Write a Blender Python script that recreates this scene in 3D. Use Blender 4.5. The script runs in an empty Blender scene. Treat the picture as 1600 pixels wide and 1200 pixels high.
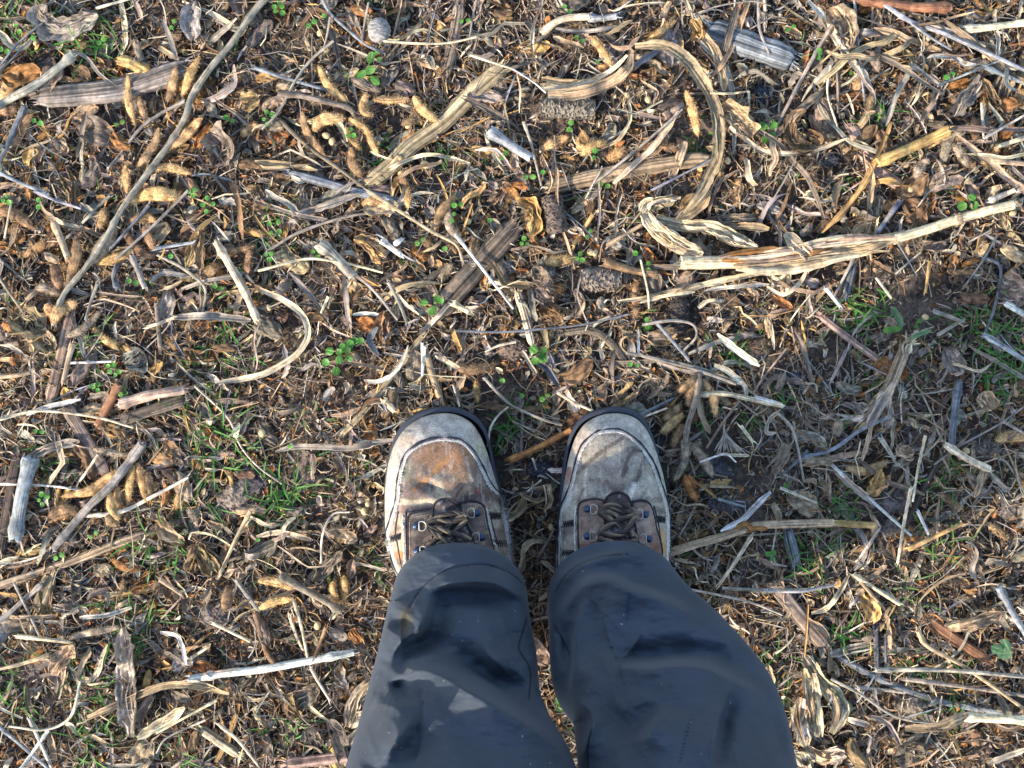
import bpy, math, random
import numpy as np

# ------------------------------------------------------------------ camera, sky, sun, exposure
S = bpy.context.scene
COL = S.collection
CAM = np.array([0.0, 0.075, 1.35])
TILT = math.atan2(CAM[1], CAM[2])
DIST = float(np.linalg.norm(CAM))
FPX = 1600.0 * DIST                      # focal length in photo pixels: 1600 px span one metre of ground
cam_data = bpy.data.cameras.new('camera')
cam_data.sensor_width = 36.0
cam_data.lens = 36.0 * DIST
cam_data.clip_start = 0.02
cam_data.clip_end = 1000.0
cam = bpy.data.objects.new('camera', cam_data)
cam.location = CAM
cam.rotation_euler = (-TILT, 0, 0)
COL.objects.link(cam)
S.camera = cam

SUN_AZ = np.array([-0.83, -0.56])        # towards the sun, seen from above
SUN_EL = math.radians(31)
world = bpy.data.worlds.new('World')
S.world = world
world.use_nodes = True
wn = world.node_tree
sky = wn.nodes.new('ShaderNodeTexSky')
sky.sky_type = 'NISHITA'
sky.sun_disc = False
sky.sun_elevation = SUN_EL
sky.sun_rotation = math.atan2(SUN_AZ[0], SUN_AZ[1])
bg = wn.nodes['Background']
bg.inputs['Strength'].default_value = 0.15
wn.links.new(sky.outputs[0], bg.inputs[0])
sun_data = bpy.data.lights.new('sun', 'SUN')
sun_data.energy = 2.7
sun_data.angle = math.radians(1.2)
sun_data.color = (1.0, 0.88, 0.72)
sun = bpy.data.objects.new('sun', sun_data)
n_ = SUN_AZ / np.linalg.norm(SUN_AZ)
from mathutils import Vector
sun.rotation_euler = Vector((n_[0] * math.cos(SUN_EL), n_[1] * math.cos(SUN_EL), math.sin(SUN_EL))).to_track_quat('Z', 'Y').to_euler()
sun.location = (-3, -2, 3)
COL.objects.link(sun)
S.view_settings.view_transform = 'Standard'
S.view_settings.look = 'None'
S.view_settings.gamma = 1.0
S.view_settings.exposure = 1.55
S.cycles.max_bounces = 6
S.cycles.use_denoising = True

# ------------------------------------------------------------------ photo pixel <-> ground
_D = np.array([0.0, -math.sin(TILT), -math.cos(TILT)])
_U = np.array([0.0, math.cos(TILT), -math.sin(TILT)])
_R = np.array([1.0, 0.0, 0.0])

def at(px, py, z):
    """where the sight line of a photo pixel crosses the height z"""
    px, py, z = np.broadcast_arrays(np.asarray(px, float), np.asarray(py, float), np.asarray(z, float))
    d = _D * FPX + (px[..., None] - 800.0) * _R + (600.0 - py[..., None]) * _U
    t = (z - CAM[2]) / d[..., 2]
    return CAM + d * t[..., None]

def proj(P):
    v = P - CAM
    k = FPX / (v @ _D)
    return np.stack([800.0 + (v @ _R) * k, 600.0 - (v @ _U) * k], -1)

# ------------------------------------------------------------------ noise
_T = np.random.RandomState(7).rand(256, 256)

def vnoise(x, y):
    xi, yi = np.floor(x).astype(int), np.floor(y).astype(int)
    fx, fy = x - xi, y - yi
    fx, fy = fx * fx * (3 - 2 * fx), fy * fy * (3 - 2 * fy)
    a, b = _T[xi & 255, yi & 255], _T[(xi + 1) & 255, yi & 255]
    c, d = _T[xi & 255, (yi + 1) & 255], _T[(xi + 1) & 255, (yi + 1) & 255]
    return (a * (1 - fx) + b * fx) * (1 - fy) + (c * (1 - fx) + d * fx) * fy

def fbm(x, y, o=4):
    s, a, t = 0.0, 1.0, 0.0
    for k in range(o):
        s = s + a * vnoise(x * 2 ** k + 17.3 * k, y * 2 ** k + 5.1 * k)
        t += a
        a *= 0.5
    return s / t

def wander(rng, n, k):
    """smooth random line of n samples with about k bends, values -1..1"""
    c = rng.uniform(-1, 1, max(2, int(k)) + 2)
    x = np.linspace(0, len(c) - 1, n)
    i = np.minimum(x.astype(int), len(c) - 2)
    f = x - i
    f = f * f * (3 - 2 * f)
    return c[i] * (1 - f) + c[i + 1] * f

def soil_low(x, y):
    return 0.012 * (fbm(x * 9 + 40, y * 9 + 40, 2) - 0.5)

def soil_z(x, y):
    return soil_low(x, y) + 0.009 * (fbm(x * 42 + 9, y * 42 + 3, 3) - 0.5) + 0.0045 * (fbm(x * 190 + 50, y * 190, 3) - 0.5)

# ------------------------------------------------------------------ geometry packs
class Geo:
    """vertices, quads, tris, uv (metres along, metres across) and a base colour per vertex"""
    def __init__(self):
        self.v, self.q, self.t, self.uv, self.c, self.n = [], [], [], [], [], 0

    def add(self, v, q=None, t=None, uv=None, c=(1, 1, 1)):
        v = np.asarray(v, float).reshape(-1, 3)
        m = len(v)
        self.v.append(v)
        if q is not None and len(q):
            self.q.append(np.asarray(q, int).reshape(-1, 4) + self.n)
        if t is not None and len(t):
            self.t.append(np.asarray(t, int).reshape(-1, 3) + self.n)
        self.uv.append(np.zeros((m, 2)) if uv is None else np.asarray(uv, float).reshape(-1, 2))
        c = np.asarray(c, float)
        self.c.append(np.broadcast_to(c, (m, 3)) if c.ndim == 1 else c.reshape(-1, 3))
        self.n += m
        return self

def gridq(a, b, close=False):
    i = np.arange(a - 1)[:, None] * b
    if close:
        j = np.arange(b)
        k = (j + 1) % b
    else:
        j = np.arange(b - 1)
        k = j + 1
    return np.stack([i + j, i + k, i + b + k, i + b + j], -1).reshape(-1, 4)

def build(name, g, mat, parent=None, smooth=True, origin=None):
    v = np.concatenate(g.v)
    if origin is None:
        origin = v.mean(0) if parent is None else np.zeros(3)
        if parent is None:
            origin[2] = v[:, 2].min()
    if parent is not None:
        v = v - np.array(parent_loc(parent))
    else:
        v = v - origin
    q = np.concatenate(g.q) if g.q else np.zeros((0, 4), int)
    t = np.concatenate(g.t) if g.t else np.zeros((0, 3), int)
    me = bpy.data.meshes.new(name)
    me.vertices.add(len(v))
    me.vertices.foreach_set('co', v.astype(np.float32).ravel())
    lv = np.concatenate([q.ravel(), t.ravel()]).astype(np.int32)
    me.loops.add(len(lv))
    me.loops.foreach_set('vertex_index', lv)
    me.polygons.add(len(q) + len(t))
    st = np.concatenate([np.arange(len(q)) * 4, len(q) * 4 + np.arange(len(t)) * 3]).astype(np.int32)
    me.polygons.foreach_set('loop_start', st)
    me.update(calc_edges=True)
    me.polygons.foreach_set('use_smooth', np.full(len(q) + len(t), smooth))
    uv = np.concatenate(g.uv)[lv]
    me.uv_layers.new(name='UVMap').data.foreach_set('uv', uv.astype(np.float32).ravel())
    c = np.concatenate(g.c)
    ca = me.color_attributes.new('Col', 'FLOAT_COLOR', 'POINT')
    ca.data.foreach_set('color', np.concatenate([c, np.ones((len(c), 1))], 1).astype(np.float32).ravel())
    me.materials.append(mat)
    o = bpy.data.objects.new(name, me)
    if parent is not None:
        o.parent = parent
    else:
        o.location = origin
    COL.objects.link(o)
    return o

def parent_loc(p):
    x = np.zeros(3)
    while p is not None:
        x = x + np.array(p.location)
        p = p.parent
    return x

def empty(name, loc):
    o = bpy.data.objects.new(name, None)
    o.location = loc
    o.empty_display_size = 0.02
    COL.objects.link(o)
    return o

def tag(o, label=None, cat=None, group=None, kind=None):
    for k, x in (('label', label), ('category', cat), ('group', group), ('kind', kind)):
        if x:
            o[k] = x
    return o

# ------------------------------------------------------------------ materials
def new_mat(name):
    m = bpy.data.materials.new(name)
    m.use_nodes = True
    nt = m.node_tree
    return m, nt, nt.nodes, nt.links, nt.nodes['Principled BSDF']

def mul_col(nt, a, fac_socket):
    mx = nt.nodes.new('ShaderNodeMix')
    mx.data_type = 'RGBA'
    mx.blend_type = 'MULTIPLY'
    mx.inputs['Factor'].default_value = 1.0
    nt.links.new(a, mx.inputs['A'])
    nt.links.new(fac_socket, mx.inputs['B'])
    return mx.outputs['Result']

def ramp(nt, src, lo, hi, a, b):
    r = nt.nodes.new('ShaderNodeMapRange')
    r.inputs['From Min'].default_value = lo
    r.inputs['From Max'].default_value = hi
    r.inputs['To Min'].default_value = a
    r.inputs['To Max'].default_value = b
    nt.links.new(src, r.inputs['Value'])
    return r.outputs['Result']

def noise(nt, vec, scale, detail=3.0, rough=0.55):
    n = nt.nodes.new('ShaderNodeTexNoise')
    n.inputs['Scale'].default_value = scale
    n.inputs['Detail'].default_value = detail
    n.inputs['Roughness'].default_value = rough
    if vec is not None:
        nt.links.new(vec, n.inputs['Vector'])
    return n.outputs[0]

def fibre_mat(name, along, across, lo, hi, spot=0.35, rough=0.72, spec=0.25, bump=0.5, trans=0.0, bdist=0.0008):
    m, nt, N, L, B = new_mat(name)
    col = N.new('ShaderNodeAttribute')
    col.attribute_name = 'Col'
    uv = N.new('ShaderNodeUVMap')
    uv.uv_map = 'UVMap'
    mp = N.new('ShaderNodeMapping')
    mp.inputs['Scale'].default_value = (along, across, 1)
    L.new(uv.outputs[0], mp.inputs['Vector'])
    g = noise(nt, mp.outputs[0], 1.0, 3.0)
    c = mul_col(nt, col.outputs['Color'], ramp(nt, g, 0.32, 0.68, lo, hi))
    tc = N.new('ShaderNodeTexCoord')
    s = noise(nt, tc.outputs['Object'], 170.0, 4.0, 0.65)
    c = mul_col(nt, c, ramp(nt, s, 0.3, 0.7, 1 - spot, 1 + spot))
    L.new(c, B.inputs['Base Color'])
    B.inputs['Roughness'].default_value = rough
    B.inputs['Specular IOR Level'].default_value = spec
    bp = N.new('ShaderNodeBump')
    bp.inputs['Strength'].default_value = bump
    bp.inputs['Distance'].default_value = bdist
    L.new(g, bp.inputs['Height'])
    L.new(bp.outputs[0], B.inputs['Normal'])
    if trans:
        tr = N.new('ShaderNodeBsdfTranslucent')
        L.new(c, tr.inputs['Color'])
        mx = N.new('ShaderNodeMixShader')
        mx.inputs[0].default_value = trans
        L.new(B.outputs[0], mx.inputs[1])
        L.new(tr.outputs[0], mx.inputs[2])
        L.new(mx.outputs[0], N['Material Output'].inputs['Surface'])
    return m

def soil_mat():
    m, nt, N, L, B = new_mat('soil')
    tc = N.new('ShaderNodeTexCoord')
    a = noise(nt, tc.outputs['Object'], 22.0, 8.0, 0.65)
    b = noise(nt, tc.outputs['Object'], 260.0, 6.0, 0.7)
    cr = N.new('ShaderNodeValToRGB')
    e = cr.color_ramp.elements
    e[0].position, e[0].color = 0.32, (0.048, 0.037, 0.029, 1)
    e[1].position, e[1].color = 0.72, (0.235, 0.180, 0.138, 1)
    mid = cr.color_ramp.elements.new(0.52)
    mid.color = (0.118, 0.090, 0.069, 1)
    L.new(a, cr.inputs[0])
    c = mul_col(nt, cr.outputs[0], ramp(nt, b, 0.3, 0.7, 0.45, 1.5))
    L.new(c, B.inputs['Base Color'])
    B.inputs['Roughness'].default_value = 0.95
    B.inputs['Specular IOR Level'].default_value = 0.1
    bp = N.new('ShaderNodeBump')
    bp.inputs['Strength'].default_value = 0.9
    bp.inputs['Distance'].default_value = 0.003
    L.new(b, bp.inputs['Height'])
    L.new(bp.outputs[0], B.inputs['Normal'])
    return m

def cloth_mat():
    m, nt, N, L, B = new_mat('softshell_cloth')
    col = N.new('ShaderNodeAttribute')
    col.attribute_name = 'Col'
    tc = N.new('ShaderNodeTexCoord')
    w = noise(nt, tc.outputs['Object'], 2600.0, 2.0)
    b = noise(nt, tc.outputs['Object'], 30.0, 5.0)
    c = mul_col(nt, col.outputs['Color'], ramp(nt, w, 0.3, 0.7, 0.86, 1.14))
    c = mul_col(nt, c, ramp(nt, b, 0.3, 0.7, 0.9, 1.1))
    lint = noise(nt, tc.outputs['Object'], 330.0, 0.0)
    mx = N.new('ShaderNodeMix')
    mx.data_type = 'RGBA'
    L.new(ramp(nt, lint, 0.855, 0.87, 0.0, 0.6), mx.inputs['Factor'])
    L.new(c, mx.inputs['A'])
    mx.inputs['B'].default_value = (0.35, 0.34, 0.32, 1)
    L.new(mx.outputs['Result'], B.inputs['Base Color'])
    B.inputs['Roughness'].default_value = 0.8
    B.inputs['Specular IOR Level'].default_value = 0.08
    B.inputs['Sheen Weight'].default_value = 0.14
    B.inputs['Sheen Tint'].default_value = (0.75, 0.80, 0.85, 1)
    B.inputs['Sheen Roughness'].default_value = 0.3
    bp = N.new('ShaderNodeBump')
    bp.inputs['Strength'].default_value = 0.25
    bp.inputs['Distance'].default_value = 0.0003
    L.new(w, bp.inputs['Height'])
    L.new(bp.outputs[0], B.inputs['Normal'])
    return m

def canvas_mat(name, weave=1500.0, blot=70.0, lo=0.7, rough=0.9, dist=0.0005, spec=0.15):
    m, nt, N, L, B = new_mat(name)
    col = N.new('ShaderNodeAttribute')
    col.attribute_name = 'Col'
    tc = N.new('ShaderNodeTexCoord')
    w = noise(nt, tc.outputs['Object'], weave, 2.0)
    b = noise(nt, tc.outputs['Object'], blot, 6.0, 0.65)
    c = mul_col(nt, col.outputs['Color'], ramp(nt, w, 0.3, 0.7, lo, 2 - lo))
    c = mul_col(nt, c, ramp(nt, b, 0.3, 0.7, lo, 1.2))
    L.new(c, B.inputs['Base Color'])
    B.inputs['Roughness'].default_value = rough
    B.inputs['Specular IOR Level'].default_value = spec
    bp = N.new('ShaderNodeBump')
    bp.inputs['Strength'].default_value = 0.6
    bp.inputs['Distance'].default_value = dist
    L.new(w, bp.inputs['Height'])
    L.new(bp.outputs[0], B.inputs['Normal'])
    return m

def metal_mat():
    m, nt, N, L, B = new_mat('worn_metal')
    col = N.new('ShaderNodeAttribute')
    col.attribute_name = 'Col'
    L.new(col.outputs['Color'], B.inputs['Base Color'])
    B.inputs['Metallic'].default_value = 0.55
    B.inputs['Roughness'].default_value = 0.38
    return m

M_LEAF = fibre_mat('dry_leaf', 16, 620, 0.38, 1.42, 0.38, trans=0.10, bump=0.8, bdist=0.0012)
M_STEM = fibre_mat('dry_stem', 30, 700, 0.45, 1.40, 0.50, bump=0.8)
M_WOOD = fibre_mat('split_stalk', 12, 520, 0.30, 1.45, 0.42, bump=1.0, bdist=0.0018)
M_POD = fibre_mat('hairy_pod', 420, 420, 0.60, 1.30, 0.55, rough=0.9, bump=0.9)
M_CRUMPLE = fibre_mat('crumpled_leaf', 110, 330, 0.45, 1.4, 0.5, trans=0.08, bump=1.0, bdist=0.0018)
M_LITTER = fibre_mat('litter', 30, 900, 0.5, 1.38, 0.35, trans=0.05)
M_GREEN = fibre_mat('green_leaf', 60, 500, 0.8, 1.2, 0.2, rough=0.5, spec=0.4, trans=0.25, bump=0.2)
M_COB = fibre_mat('cob', 200, 200, 0.6, 1.3, 0.45, rough=0.9)
M_CLOD = canvas_mat('earth_clod', 420, 90, 0.5, 0.97, 0.0022, 0.05)
M_BEAN = fibre_mat('bean_skin', 90, 90, 0.9, 1.1, 0.12, rough=0.45, spec=0.4, bump=0.05)
M_SOIL = soil_mat()
M_CLOTH = cloth_mat()
M_CANVAS = canvas_mat('boot_canvas', 620, 110, 0.74, dist=0.0007)
M_RAND = canvas_mat('boot_rand', 520, 140, 0.78, 0.9, 0.0007)
M_RUBBER = canvas_mat('boot_rubber', 500, 60, 0.8, 0.7, 0.0004, 0.4)
M_FRAY = canvas_mat('boot_thread', 2500, 300, 0.85)
M_METAL = metal_mat()
# ------------------------------------------------------------------ colours (real base colours, linear)
PAL = dict(grey=(.30, .257, .207), greyb=(.21, .162, .120), pale=(.50, .43, .33), cream=(.62, .50, .33), tan=(.42, .305, .185),
           gold=(.50, .305, .115), brown=(.215, .130, .070), dark=(.085, .064, .050), blue=(.27, .275, .285), slate=(.13, .135, .145),
           white=(.66, .62, .54), pink=(.38, .265, .19), rust=(.36, .165, .055), bark=(.27, .13, .065),
           pgold=(.47, .295, .130), pbrown=(.27, .168, .088), pgrey=(.29, .225, .155), green=(.075, .20, .030), sage=(.11, .19, .085))
WORD = dict(grey='grey', greyb='grey-brown', pale='pale', cream='cream', tan='tan', gold='golden', brown='brown', dark='dark', blue='blue-grey',
            slate='slate', white='whitish', pink='pinkish tan', rust='rusty', bark='reddish-brown', pgold='golden', pbrown='brown', pgrey='grey-brown',
            green='green', sage='grey-green')

def vary(c, rng, a=0.14):
    c = np.array(c) * (1 + rng.uniform(-a, a))
    return np.clip(c * (1 + rng.uniform(-a * .35, a * .35, 3)), 0.01, 0.9)

def smooth_line(p, step):
    p = np.asarray(p, float)
    if len(p) == 2:
        n = max(4, int(np.linalg.norm(p[1] - p[0]) / step) + 1)
        t = np.linspace(0, 1, n)[:, None]
        return p[0] * (1 - t) + p[1] * t
    e = np.concatenate([[2 * p[0] - p[1]], p, [2 * p[-1] - p[-2]]])
    out = []
    for i in range(1, len(e) - 2):
        n = max(2, int(np.linalg.norm(e[i + 1] - e[i]) / step))
        t = np.linspace(0, 1, n, endpoint=False)[:, None]
        a, b, c, d = e[i - 1], e[i], e[i + 1], e[i + 2]
        out.append(0.5 * (2 * b + (c - a) * t + (2 * a - 5 * b + 4 * c - d) * t ** 2 + (3 * b - a - 3 * c + d) * t ** 3))
    out.append(p[-1:])
    return np.concatenate(out)

def frame(C):
    T = np.gradient(C, axis=0)
    T /= np.linalg.norm(T, axis=1)[:, None] + 1e-12
    Sd = np.cross(np.array([0, 0, 1.0]), T)
    Sd /= np.linalg.norm(Sd, axis=1)[:, None] + 1e-9
    Up = np.cross(T, Sd)
    s = np.concatenate([[0], np.cumsum(np.linalg.norm(np.diff(C, axis=0), axis=1))])
    return T, Sd, Up, s

PXM = 1 / 1600.0

def lift(pl, z, rng, sag=0.004):
    """a line traced in the photo laid at about height z over the soil"""
    n = len(pl)
    zz = z + sag * wander(rng, n, n / 14 + 1)
    P = at(pl[:, 0], pl[:, 1], zz)
    zz = zz + soil_low(P[:, 0], P[:, 1])
    return at(pl[:, 0], pl[:, 1], zz)

def ribbon(g, pl, w, c, rng, z=.013, A=7, cup=.22, twist=.5, rib=.10, rag=.12, ends=(.35, .35), roll=0., C=None, sag=.004):
    """a dry leaf blade: ribbed, cupped and twisting along a traced line"""
    pl = smooth_line(pl, 3.0)
    if C is None:
        C = lift(pl, z, rng, sag)
    n = len(C)
    T, Sd, Up, s = frame(C)
    u = np.linspace(0, 1, n)
    W = w * PXM * (1 + rag * wander(rng, n, n / 6 + 2))
    e0, e1 = ends
    W *= np.minimum(1, (e0 + (1 - e0) * np.minimum(1, u / .16))) * np.minimum(1, (e1 + (1 - e1) * np.minimum(1, (1 - u) / .16)))
    ph = roll + twist * wander(rng, n, n / 16 + 1)
    a = np.linspace(-1, 1, A)
    ribs = rng.uniform(-1, 1, A) * rib
    wl, wr = 1 + rag * wander(rng, n, n / 3 + 2), 1 + rag * wander(rng, n, n / 3 + 2)
    aw = a[None, :] * np.where(a[None, :] < 0, wl[:, None], wr[:, None])
    lat = aw * W[:, None] / 2
    hgt = cup * (1 + .6 * wander(rng, n, n / 12 + 1))[:, None] * W[:, None] * (a[None, :] ** 2 - .4) + ribs[None, :] * W[:, None]
    hgt += .05 * W[:, None] * rng.uniform(-1, 1, (n, A))
    ca, sa = np.cos(ph)[:, None, None], np.sin(ph)[:, None, None]
    V = C[:, None, :] + Sd[:, None, :] * (lat[..., None] * ca - hgt[..., None] * sa) + Up[:, None, :] * (lat[..., None] * sa + hgt[..., None] * ca)
    uv = np.stack(np.broadcast_arrays(s[:, None] + rng.uniform(0, 50), lat + rng.uniform(0, 50)), -1)
    cc = np.array(c)[None, None, :] * (1 + .22 * wander(rng, n, n / 8 + 2)[:, None, None]) * (1 + .16 * rng.uniform(-1, 1, A)[None, :, None])
    g.add(V, gridq(n, A), uv=uv, c=np.clip(cc, .01, .9))
    if w > 12 and A > 5:
        for _ in range(int(w / 4)):
            i0 = rng.randint(0, max(1, n - 8))
            m = rng.randint(7, max(8, n))
            sl = slice(i0, min(n, i0 + m))
            a0 = rng.uniform(-1.05, 1.05)
            cc_ = C[sl] + Sd[sl] * (W[sl] / 2 * (a0 + .35 * wander(rng, len(C[sl]), 3)))[:, None] + np.array([0, 0, .0012 + .0015 * rng.rand()])
            if len(cc_) > 3:
                ribbon(g, [[0, 0], [1, 1]], rng.uniform(1.2, 3.2), vary(c, rng, .3), rng, A=3, C=cc_, ends=(.2, .1))

def tube(g, pl, w, c, rng, z=.014, K=9, flat=1., rag=.06, ends=(1, .7), nodes=0, cut=None, C=None, sag=.004, seg=3.0, facet=0.):
    """a round or flattened stem with swollen nodes and broken ends"""
    pl = smooth_line(pl, seg)
    if C is None:
        C = lift(pl, z, rng, sag)
    n = len(C)
    T, Sd, Up, s = frame(C)
    u = np.linspace(0, 1, n)
    R = w * PXM / 2 * (ends[0] + (ends[1] - ends[0]) * u) * (1 + rag * wander(rng, n, n / 5 + 2))
    if nodes:
        for x in np.linspace(0.1, 0.9, nodes) + rng.uniform(-.06, .06, nodes):
            R = R * (1 + .28 * np.exp(-((u - x) * s[-1] / (w * PXM * .45)) ** 2))
    th = np.linspace(0, 2 * math.pi, K, endpoint=False)
    fr = 1 + facet * rng.uniform(-1, 1, K)
    ct, st = np.cos(th) * fr, np.sin(th) * flat * fr
    V = C[:, None, :] + R[:, None, None] * (Sd[:, None, :] * ct[None, :, None] + Up[:, None, :] * st[None, :, None])
    uv = np.stack(np.broadcast_arrays(s[:, None] + rng.uniform(0, 50), th[None, :] * w * PXM / 2 + rng.uniform(0, 50)), -1)
    cc = np.array(c)[None, None, :] * (1 + .16 * wander(rng, n, n / 7 + 2)[:, None, None]) * (1 + .10 * rng.uniform(-1, 1, K)[None, :, None])
    b = g.n
    g.add(V, gridq(n, K, True), uv=uv, c=np.clip(cc, .01, .9))
    for i, sg in ((0, -1), (n - 1, 1)):
        ring = V[i] + T[i] * sg * R[i] * rng.uniform(-.3, .5, (K, 1))
        mid = V[i].mean(0) + T[i] * sg * R[i] * .1
        ce = np.array(cut if cut is not None else np.minimum(np.array(c) * 1.35, .75))
        vv = np.concatenate([V[i], ring, [mid]])
        j = np.arange(K)
        k = (j + 1) % K
        g.add(vv, np.stack([j, k, K + k, K + j], -1), np.stack([K + j, K + k, np.full(K, 2 * K)], -1), c=ce)
        for _ in range(int(w * .55) if w > 5.5 and C is not None and K > 7 else 0):
            p = V[i, rng.randint(K)] * .8 + C[i] * .2
            e = p + T[i] * sg * rng.uniform(.0015, .007) + Sd[i] * rng.uniform(-.002, .002) + Up[i] * rng.uniform(-.002, .0015)
            hw = Sd[i] * rng.uniform(.0003, .0008)
            g.add([p - hw, p + hw, e], t=[[0, 1, 2]], c=vary(ce, rng, .25))

def slab(g, pl, w, c, rng, z=.010, thick=.3, rib=.16, fray=True, sag=.002):
    """a flattened or split stalk with thickness, grain ridges and torn ends"""
    pl = smooth_line(pl, 3.0)
    C = lift(pl, z, rng, sag)
    n = len(C)
    T, Sd, Up, s = frame(C)
    u = np.linspace(0, 1, n)
    W = w * PXM * (1 + .07 * wander(rng, n, n / 7 + 2))
    W *= np.minimum(1, .75 + .25 * u / .06) * np.minimum(1, .7 + .3 * (1 - u) / .06)
    A = 11
    a = np.linspace(-1, 1, A)
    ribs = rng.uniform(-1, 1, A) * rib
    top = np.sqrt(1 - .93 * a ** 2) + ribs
    V1 = C[:, None, :] + Sd[:, None, :] * (a[None, :] * W[:, None] / 2)[..., None] + Up[:, None, :] * (W[:, None] * thick * (top[None, :] + .05 * rng.uniform(-1, 1, (n, A))))[..., None]
    V2 = C[:, None, :] + Sd[:, None, :] * (a[None, ::-1] * W[:, None] / 2 * .96)[..., None] - Up[:, None, :] * (W[:, None] * thick * .25)[..., None]
    V = np.concatenate([V1, V2], 1)
    K = 2 * A
    V[0] += T[0] * (rng.uniform(-.9, .4, K)[:, None] * W[0] * .25)
    V[-1] += T[-1] * (rng.uniform(-.4, .9, K)[:, None] * W[-1] * .25)
    lat = np.concatenate([a, a[::-1]]) * w * PXM / 2
    uv = np.stack(np.broadcast_arrays(s[:, None] + rng.uniform(0, 50), lat[None, :] + rng.uniform(0, 50)), -1)
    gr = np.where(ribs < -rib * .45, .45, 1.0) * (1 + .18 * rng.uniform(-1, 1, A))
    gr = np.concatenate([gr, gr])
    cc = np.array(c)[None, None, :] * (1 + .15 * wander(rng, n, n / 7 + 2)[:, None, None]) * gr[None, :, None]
    j = np.arange(K)
    k = (j + 1) % K
    m = len(V.reshape(-1, 3))
    caps = np.concatenate([np.stack([j, k, np.full(K, m)], -1), np.stack([(n - 1) * K + j, (n - 1) * K + k, np.full(K, m + 1)], -1)])
    VV = np.concatenate([V.reshape(-1, 3), [V[0].mean(0)], [V[-1].mean(0)]])
    g.add(VV, gridq(n, K, True), caps, uv=np.concatenate([uv.reshape(-1, 2), np.zeros((2, 2))]),
          c=np.clip(np.concatenate([cc.reshape(-1, 3), [np.array(c) * .6] * 2]), .01, .9))
    if fray:
        for end, sg in ((0, -1), (n - 1, 1)):
            for _ in range(int(w * .5) + 2):
                p = C[end] + Sd[end] * rng.uniform(-.5, .5) * W[end] + Up[end] * W[end] * thick * rng.uniform(0, .9)
                L = rng.uniform(.004, .012)
                q = p + T[end] * sg * L + Sd[end] * rng.uniform(-.004, .004) + np.array([0, 0, rng.uniform(-.003, .002)])
                hw = rng.uniform(.0003, .0008)
                g.add([p - Sd[end] * hw, p + Sd[end] * hw, q], t=[[0, 1, 2]], c=vary(np.minimum(np.array(c) * 1.3, .7), rng))

def pod(g, pl, w, c, rng, z=.013, hair=170, beans=None):
    """a hairy bean pod: flattened, swollen over each bean, pointed at the tip, with its calyx stub"""
    pl = np.array(pl, float)
    if len(pl) == 3:
        dd = pl[2] - pl[0]
        pl[1] += np.array([-dd[1], dd[0]]) * rng.uniform(-.09, .09)
    pl = smooth_line(pl, 2.5)
    C = lift(pl, z, rng, .004)
    n, K = len(C), 12
    T, Sd, Up, s = frame(C)
    u = np.linspace(0, 1, n)
    nb = beans or max(2, int(round(s[-1] / .0135)))
    prof = np.sin(np.pi * np.clip(u * .94 + .03, 0, 1)) ** .58
    prof *= np.minimum(1, .25 + (1 - u) / .12)
    shr = rng.uniform(.3, 1.5)
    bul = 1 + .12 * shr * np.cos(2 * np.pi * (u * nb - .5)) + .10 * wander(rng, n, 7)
    prof = prof * (1 + .10 * wander(rng, n, 6))
    R = w * .88 * PXM / 2 * prof
    th = np.linspace(0, 2 * math.pi, K, endpoint=False)
    roll = rng.uniform(-.5, .5)
    seam = 1 + .10 * np.maximum(0, np.cos(th)) ** 6
    a1 = (R * (.94 + .06 * bul))[:, None] * np.cos(th)[None, :] * seam[None, :]
    a2 = (R * bul * rng.uniform(.40, .62))[:, None] * np.sin(th)[None, :]
    la, up = a1 * math.cos(roll) - a2 * math.sin(roll), a1 * math.sin(roll) + a2 * math.cos(roll)
    V = C[:, None, :] + Sd[:, None, :] * la[..., None] + Up[:, None, :] * up[..., None]
    uv = np.stack(np.broadcast_arrays(s[:, None] + rng.uniform(0, 50), th[None, :] * w * PXM / 2), -1)
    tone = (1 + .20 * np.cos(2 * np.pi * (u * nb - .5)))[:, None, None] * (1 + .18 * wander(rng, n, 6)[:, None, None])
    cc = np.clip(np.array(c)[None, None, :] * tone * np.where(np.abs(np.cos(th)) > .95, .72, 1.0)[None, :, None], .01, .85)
    j = np.arange(K)
    k = (j + 1) % K
    m = n * K
    caps = np.concatenate([np.stack([j, k, np.full(K, m)], -1), np.stack([(n - 1) * K + j, (n - 1) * K + k, np.full(K, m + 1)], -1)])
    tip = C[-1] + T[-1] * w * PXM * .28
    g.add(np.concatenate([V.reshape(-1, 3), [C[0] - T[0] * R[0] * .3], [tip]]), gridq(n, K, True), caps,
          uv=np.concatenate([uv.reshape(-1, 2), np.zeros((2, 2))]), c=np.concatenate([np.broadcast_to(cc, (n, K, 3)).reshape(-1, 3), [np.array(c) * .6, np.array(c)]]))
    if hair:
        i = rng.randint(1, n - 1, hair)
        t = rng.randint(0, K, hair)
        p = V[i, t]
        nrm = p - C[i]
        nrm /= np.linalg.norm(nrm, axis=1)[:, None] + 1e-9
        d = nrm + T[i] * rng.uniform(.1, .9, (hair, 1)) + rng.uniform(-.4, .4, (hair, 3))
        d /= np.linalg.norm(d, axis=1)[:, None]
        q = p + d * rng.uniform(.0014, .0032, (hair, 1))
        sd = np.cross(d, nrm)
        sd /= np.linalg.norm(sd, axis=1)[:, None] + 1e-9
        hw = .00017
        VV = np.stack([p - sd * hw, p + sd * hw, q], 1)
        g.add(VV, t=np.arange(hair * 3).reshape(-1, 3), c=np.minimum(np.array(c) * rng.uniform(1.1, 1.9, (hair * 3, 1)), .8))

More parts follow.
